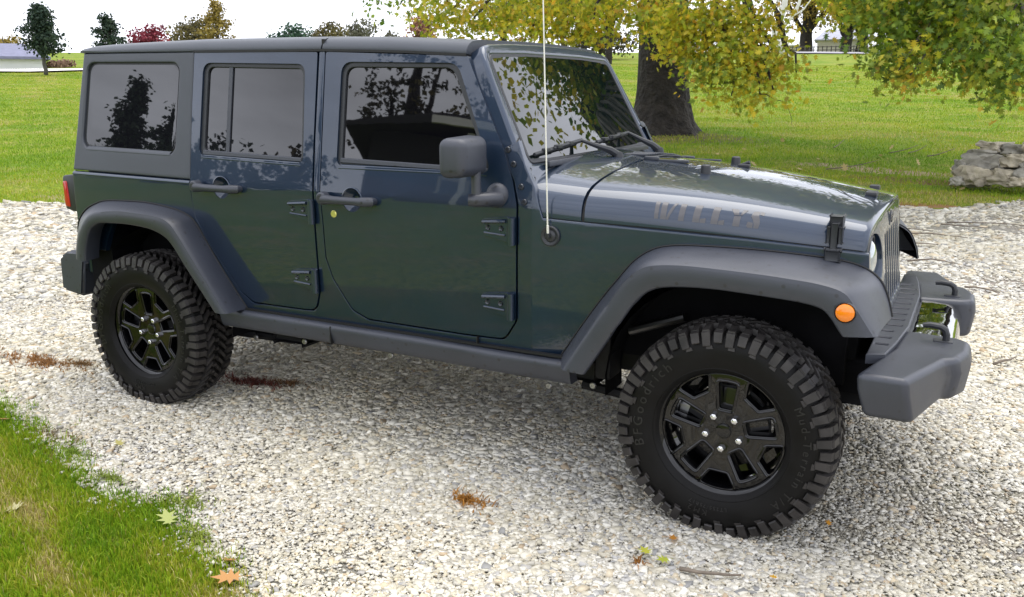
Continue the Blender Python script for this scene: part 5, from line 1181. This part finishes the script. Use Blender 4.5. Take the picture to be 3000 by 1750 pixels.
# low fence by the road, road strip, pale drive on the left, yellow pole
g0, g1 = on_ground(1880, 143), on_ground(2110, 140); bm = bm_new(); u = g1-g0; n = 22
for i in range(n+1): p = g0+u*i/n; add_box(bm, p.x-.07, p.x+.07, p.y-.07, p.y+.07, p.z-.2, p.z+1.0)
fe = empty('rail_fence', g0, 'low dark rail fence beyond the road at the right', 'fence'); obj('posts', bm, M['bark2'], fe)
bm = bm_new()
for h in (.45, .9): add_tube(bm, [g0+Vector((0, 0, h)), g1+Vector((0, 0, h))], .06, 6)
obj('rails', bm, M['bark2'], fe)
def strip(name, dxs, D0, D1, mat):
    bm = bm_new(); rows = []
    for k in range(len(dxs)):
        row = []
        for q in range(9):
            a_, b_ = D0[k]+(D1[k]-D0[k])*q/8, 0; p = on_ground(dxs[k], a_); p.z += .10+wob(p.x, p.y, .35, .035); row.append(p)
        rows.append(row)
    add_grid(bm, rows); return setp(obj(name, bm, M[mat]), kind='structure')
strip('road', [1750, 1900, 2000, 2100, 2200, 2300, 2400, 2500, 2600, 2800], [126, 125, 124, 122, 119, 115, 110, 104, 98, 90], [138, 137, 136, 134, 131, 127, 122, 116, 110, 102], 'road')
M['pale'] = pmat('pale_gravel', (.62, .60, .57), .9, var=.08); strip('farm_track', [-150, 0, 100, 220, 330], [66, 66, 66, 67, 68], [71.5, 71.5, 71.5, 72, 73], 'pale')
g = on_ground(2393, 92); bm = bm_new(); add_tube(bm, [g-Vector((0, 0, .3)), g+Vector((.05, 0, 3.1))], [.20, .20], 12); add_tube(bm, [g+Vector((.05, 0, 3.1)), g+Vector((.12, 0, 5.5))], [.09, .07], 10)
setp(obj('marker_pole', bm, M['yellow'], None, tuple(g), sharp=40), 'bright yellow pole beside the road behind the right oak boughs', 'pole')
# --- dry stone pile at the right
def rock(center, size, seed, mat, label):
    bm = bmesh.new(); bmesh.ops.create_icosphere(bm, subdivisions=4, radius=1)
    for v in bm.verts:
        p = v.co.copy(); q = Vector((max(-.78, min(.74, p.x)), max(-.76, min(.78, p.y)), max(-.62, min(.70, p.z))))/.74
        d = 1+.42*noise.noise(p*1.5+Vector((seed*3.1, 0, 0)))+.26*noise.noise(p*2.6+Vector((0, seed, 0)))+.05*noise.noise(p*9+Vector((0, 0, seed)))
        v.co = q*d*.80
    m_ = Matrix.Rotation(seed*1.7, 3, 'Z') @ Matrix.Rotation(.38*math.sin(seed*5), 3, 'X')
    for v in bm.verts:
        c = m_ @ v.co; v.co = Vector((c.x*size[0]*.92, c.y*size[1]*.92, c.z*size[2]*.90))+Vector(center)
    o = obj('wall_stone', bm, M[mat], None, tuple(center), sharp=26); return setp(o, label, 'stone', 'stones of the loose wall at the right')
SP = [(2395, 435, 15.6, .30, .30, .20, 'wallstone', 'rounded tan base stone at the left end of the loose wall'), (2372, 412, 15.8, .15, .2, .14, 'wallstone2', 'small grey stone above the left base stone of the loose wall'), (2440, 405, 15.9, .42, .34, .20, 'wallstone2', 'long grey slab across the middle of the loose wall'), (2447, 362, 16.1, .26, .28, .10, 'wallstone', 'pale flat topmost stone of the loose wall'),
      (2420, 383, 16.0, .32, .3, .13, 'wallstone2', 'weathered grey slab under the topmost stone'), (2470, 440, 15.5, .26, .26, .16, 'wallstone', 'tan stone at the wall foot right of the base stone'), (2510, 400, 15.7, .28, .26, .15, 'wallstone', 'buff block in the middle course at the right edge'), (2515, 370, 16.0, .30, .28, .12, 'wallstone2', 'grey block in the upper course at the right edge'), (2505, 450, 15.3, .18, .2, .10, 'wallstone', 'small buff stone at the wall foot near the right edge'), (2545, 425, 15.5, .30, .3, .22, 'wallstone2', 'large grey stone cut by the right edge'),
      (2400, 398, 15.9, .14, .14, .11, 'wallstone3', 'mossy brown stone on the left shoulder of the loose wall'), (2355, 447, 15.4, .12, .14, .09, 'wallstone2', 'small dark stone at the far left foot of the loose wall'), (2560, 380, 15.9, .36, .3, .26, 'wallstone', 'upper stone of the loose wall just beyond the right edge'), (2480, 383, 16.0, .2, .24, .08, 'wallstone3', 'thin brown stone wedged below the top course')]
for i, (dx, dy, D, a, b, c, mt, lb) in enumerate(SP): rock(spot(dx, dy, D), (a, b, c), 1.3+i*1.9, mt, lb)
# --- litter on the ground
def leaf_obj(x, y, size, col, label, yaw=None, group=None, z=None, me=None):
    if me is None:
        n = 3; L2 = LEAF.copy(); L2[:, 2] = .10*np.abs(L2[:, 0])+.16*(L2[:, 1]-.5)**2; V = np.concatenate([L2, np.array([(-.02, -.3, .06), (.02, -.3, .06)])])
        me = np_mesh('fallen_leaf', V*1.0, np.concatenate([np.array(LEAFF[0]), np.array([0, len(L2), len(L2)+1])]), np.array([len(L2), 3]), np.tile(np.array(col), (len(V), 1))); me.materials.append(M['fallen'])
    o = bpy.data.objects.new('fallen_leaf', me); COL.objects.link(o); zz = float(gh(x, y)) if z is None else z
    o.location = (x, y, zz+.018); o.scale = (size, size, size); o.rotation_euler = (rng.normal(0, .25), rng.normal(0, .25), rng.uniform(0, 6.28) if yaw is None else yaw); ORG[o.name] = (x, y, zz)
    return setp(o, label, 'leaf', group)
ORN = (.52, .27, .10); YLW = (.42, .42, .05); LGR = (.38, .42, .14); PUR = (.09, .012, .03); BRN = (.28, .13, .04)
leaf_obj(1.67, -1.94, .100, ORN, 'large pale orange oak leaf lying on the gravel edge in the near left corner', 2.3)
leaf_obj(1.55, -1.89, .075, ORN, 'smaller orange oak leaf just above the large one at the gravel edge', .4)
leaf_obj(1.18, -1.80, .090, LGR, 'pale green oak leaf lying on the grass edge', 1.1)
leaf_obj(.56, -1.96, .085, (.45, .42, .22), 'dry cream leaf lying in the near grass', 1.9)
leaf_obj(.19, -1.49, .045, PUR, 'dark purple leaf at the edge of the grass', .5)
leaf_obj(2.80, -1.18, .060, YLW, 'yellow green oak leaf on the gravel before the front wheel', .9)
leaf_obj(2.87, -1.18, .052, (.34, .38, .04), 'narrow folded green leaf beside the yellow green oak leaf', 2.4)
leaf_obj(2.84, -1.05, .050, (.45, .20, .03), 'rusty curled leaf behind the yellow green oak leaf', .2)
leaf_obj(3.31, -.68, .035, (.55, .25, .02), 'tiny amber leaf scrap right of the front tyre', .2)
leaf_obj(3.22, -1.13, .032, (.55, .30, .02), 'tiny gold leaf scrap in the near right gravel', 1.2)
leaf_obj(.40, -1.38, .06, (.40, .36, .12), 'pale yellow crumpled leaf on the gravel beside the grass', 1.4)
leaf_obj(-.36, -1.42, .07, (.45, .22, .09), 'orange leaf standing in the grass at the left edge', 1.6)
mee = leaf_obj(1.05, 12.2, .17, (.46, .36, .16), 'pale fallen oak leaf lying on the shaded lawn', group='fallen leaves on the lawn').data
for k in range(38):
    x, y = rng.uniform(-3, 4), rng.uniform(10.5, 16.5)
    if tdist(x, y) < .4: continue
    o = leaf_obj(x, y, rng.uniform(.11, .18), None, 'pale fallen oak leaf lying on the shaded lawn', group='fallen leaves on the lawn', me=mee)
    o.location.z += .03; o.rotation_euler.x += rng.normal(0, .6)
def twig(pts, r, label, group=None):
    bm = bm_new(); limb(bm, pts, r, r*.45, 6, r*.25, 7); o = obj('twig', bm, M['twig'], None, tuple(pts[0]), sharp=0); return setp(o, label, 'twig', group)
twig([(2.92, -1.22, .018), (3.02, -1.215, .022), (3.11, -1.165, .018)], .0075, 'crooked dead twig on the near gravel below the front wheel')
TW = [(3.0, 6.8, .5, .2), (3.3, 6.55, .6, -.1), (3.8, 7.7, .9, .15), (2.5, 7.2, .35, .6), (3.55, 7.4, .5, -.3), (3.34, 4.9, .4, .4), (3.75, 3.85, .25, -.5), (3.9, 1.85, .25, .9), (3.1, 5.9, .5, .0), (4.4, 6.2, .5, .3)]
for x, y, l, a in TW:
    z = float(gh(x, y)); a2 = a+rng.normal(0, .1)
    twig([(x-l/2*math.cos(a2), y-l/2*math.sin(a2), z+.03), (x, y+rng.normal(0, .03), z+.045), (x+l/2*math.cos(a2), y+l/2*math.sin(a2), z+.03)], .009, 'dead stick lying on the gravel beyond the front bumper', 'sticks on the far gravel')
for x, y, l, a in ((2.2, 15.8, .6, .6), (2.45, 15.9, .5, .9), (2.9, 15.6, .6, .7), (.9, 16.2, .5, 1.3), (1.6, 12.9, .9, .5)):
    z = float(gh(x, y)); twig([(x-l/2*math.cos(a), y-l/2*math.sin(a), z+.05), (x, y, z+.10), (x+l/2*math.cos(a), y+l/2*math.sin(a), z+.20)], .012, 'dead branch lying on the lawn under the oak', 'sticks on the lawn')
# --- what stands behind the viewpoint and shows only as reflections in the glass and paint
def refl_spot(az, D): return Vector((.6+D*math.sin(R_(az)), -.75-D*math.cos(R_(az)), 0))
def back_tree(label, az, D, H, W, pal, shape, low=.1, n=7000, tr=.25, name='conifer_tree', size=.2):
    g = refl_spot(az, D); t = empty(name, g, label, 'tree'); bm = bm_new(); limb(bm, [g-Vector((0, 0, .2)), g+Vector((0, 0, H*.5)), g+Vector((0, 0, H*.95))], tr, tr*.2, 8, .03)
    C, R = [], []; lobes = 11
    for i in range(lobes):
        f = i/(lobes-1); a = i*2.4
        if shape == 'cone': z = H*(low+(.97-low)*f); w = W*(1-f)**.9+.05*W; C.append(g+Vector((math.cos(a)*w*.25, math.sin(a)*w*.25, z))); R.append((w*.85, w*.85, H*.08))
        else: q = .6*W*math.sqrt((i+.5)/lobes); z = H*(low+(1-low)*(.25+.5*((i*.618) % 1))); C.append(g+Vector((math.cos(a)*q, math.sin(a)*q, z))); R.append((W*.5, W*.5, H*(1-low)*.25))
        limb(bm, [g+Vector((0, 0, H*low*.8)), g.lerp(C[-1], .5)+Vector((0, 0, H*.2)), C[-1]], tr*.5, tr*.08, 6, .05, 8)
    obj('trunk', bm, M['bark'], t, sharp=0)
    if n: foliage('crown', C, R, [n//lobes]*lobes, 'dia', size, [pal]*lobes, 'farleaf', t, clus=14, crad=.05*W, hollow=.05)
    return t
back_tree('tall pointed conifer mirrored in the rear quarter window', -53.0, 32, 8.8, 3.0, DG, 'cone')
back_tree('broad dark conifer mirrored beside the pointed one in the quarter window', -50.2, 30, 7.6, 3.2, DG, 'cone')
back_tree('dark rounded tree mirrored in the left of the rear door window', -47.6, 28, 7.0, 3.2, DG, 'round', name='broadleaf_tree')
back_tree('russet tree mirrored in the right corner of the rear door window', -42.0, 26, 7.0, 2.2, DK, 'round', name='broadleaf_tree')
back_tree('spreading oak with thin russet leaves mirrored in the front door window', -33.8, 22, 11.0, 2.0, DK, 'round', low=.3, n=2600, tr=.4, name='broadleaf_tree', size=.16)
back_tree('brown leaved tree mirrored at the front edge of the front door window', -28, 22, 9.5, 4.0, OG, 'round', low=.2, n=2200, name='broadleaf_tree')
hA, hB = refl_spot(-35.8, 15), refl_spot(-22, 15); u = (hB-hA).normalized(); v = Vector((u.y, -u.x, 0)); HT_ = empty('brick_house', hA, 'dark brick house with white eaves mirrored in the front door window', 'house'); Lh = (hB-hA).length
def HP(x, y, z): return hA+u*x+v*y+Vector((0, 0, z))
def ring(x, za, zb): return [[HP(x, 0, za), HP(x, 0, zb)], [HP(Lh, 0, za), HP(Lh, 0, zb)], [HP(Lh, 9, za), HP(Lh, 9, zb)], [HP(x, 9, za), HP(x, 9, zb)]]
bm = bm_new(); add_grid(bm, ring(0, -.3, 4.15), closed_u=True); obj('wall', bm, M['brick'], HT_, sharp=20)
bm = bm_new(); add_grid(bm, ring(.01, 4.15, 5.25), closed_u=True); obj('upper_wall', bm, M['siding'], HT_, sharp=20)
bm = bm_new(); add_prism(bm, [(-.5, 5.0), (-.5, 5.1), (Lh*.40, 5.62), (Lh+.5, 5.66), (Lh+.5, 5.5), (Lh*.40, 5.4)], lambda p, q, s: HP(p, s, q), -.7, 9.5); obj('roof', bm, M['roofdark'], HT_, sharp=20)
bm = bm_new(); add_prism(bm, [(Lh*.36, 5.36), (Lh*.36, 5.52), (Lh+.5, 5.58), (Lh+.5, 5.42)], lambda p, q, s: HP(p, s, q), -.80, -.70); obj('fascia', bm, M['white'], HT_, sharp=20)
bm = bm_new(); add_prism(bm, [(Lh*.58, 0), (Lh*.58, 5.3), (Lh*.58+.14, 5.3), (Lh*.58+.14, 0)], lambda p, q, s: HP(p, s, q), -.62, -.48); obj('post', bm, M['white'], HT_, sharp=20)
for x in (1.6, 3.6):
    bm = bm_new(); add_prism(bm, [(x, 3.5), (x, 4.4), (x+.7, 4.4), (x+.7, 3.5)], lambda p, q, s: HP(p, s, q), -.06, 0); wd = obj('window', bm, M['cream'], HT_)
    bm = bm_new(); add_prism(bm, [(x+.08, 3.58), (x+.08, 4.32), (x+.62, 4.32), (x+.62, 3.58)], lambda p, q, s: HP(p, s, q), -.08, -.05); obj('pane', bm, M['winglass'], wd)
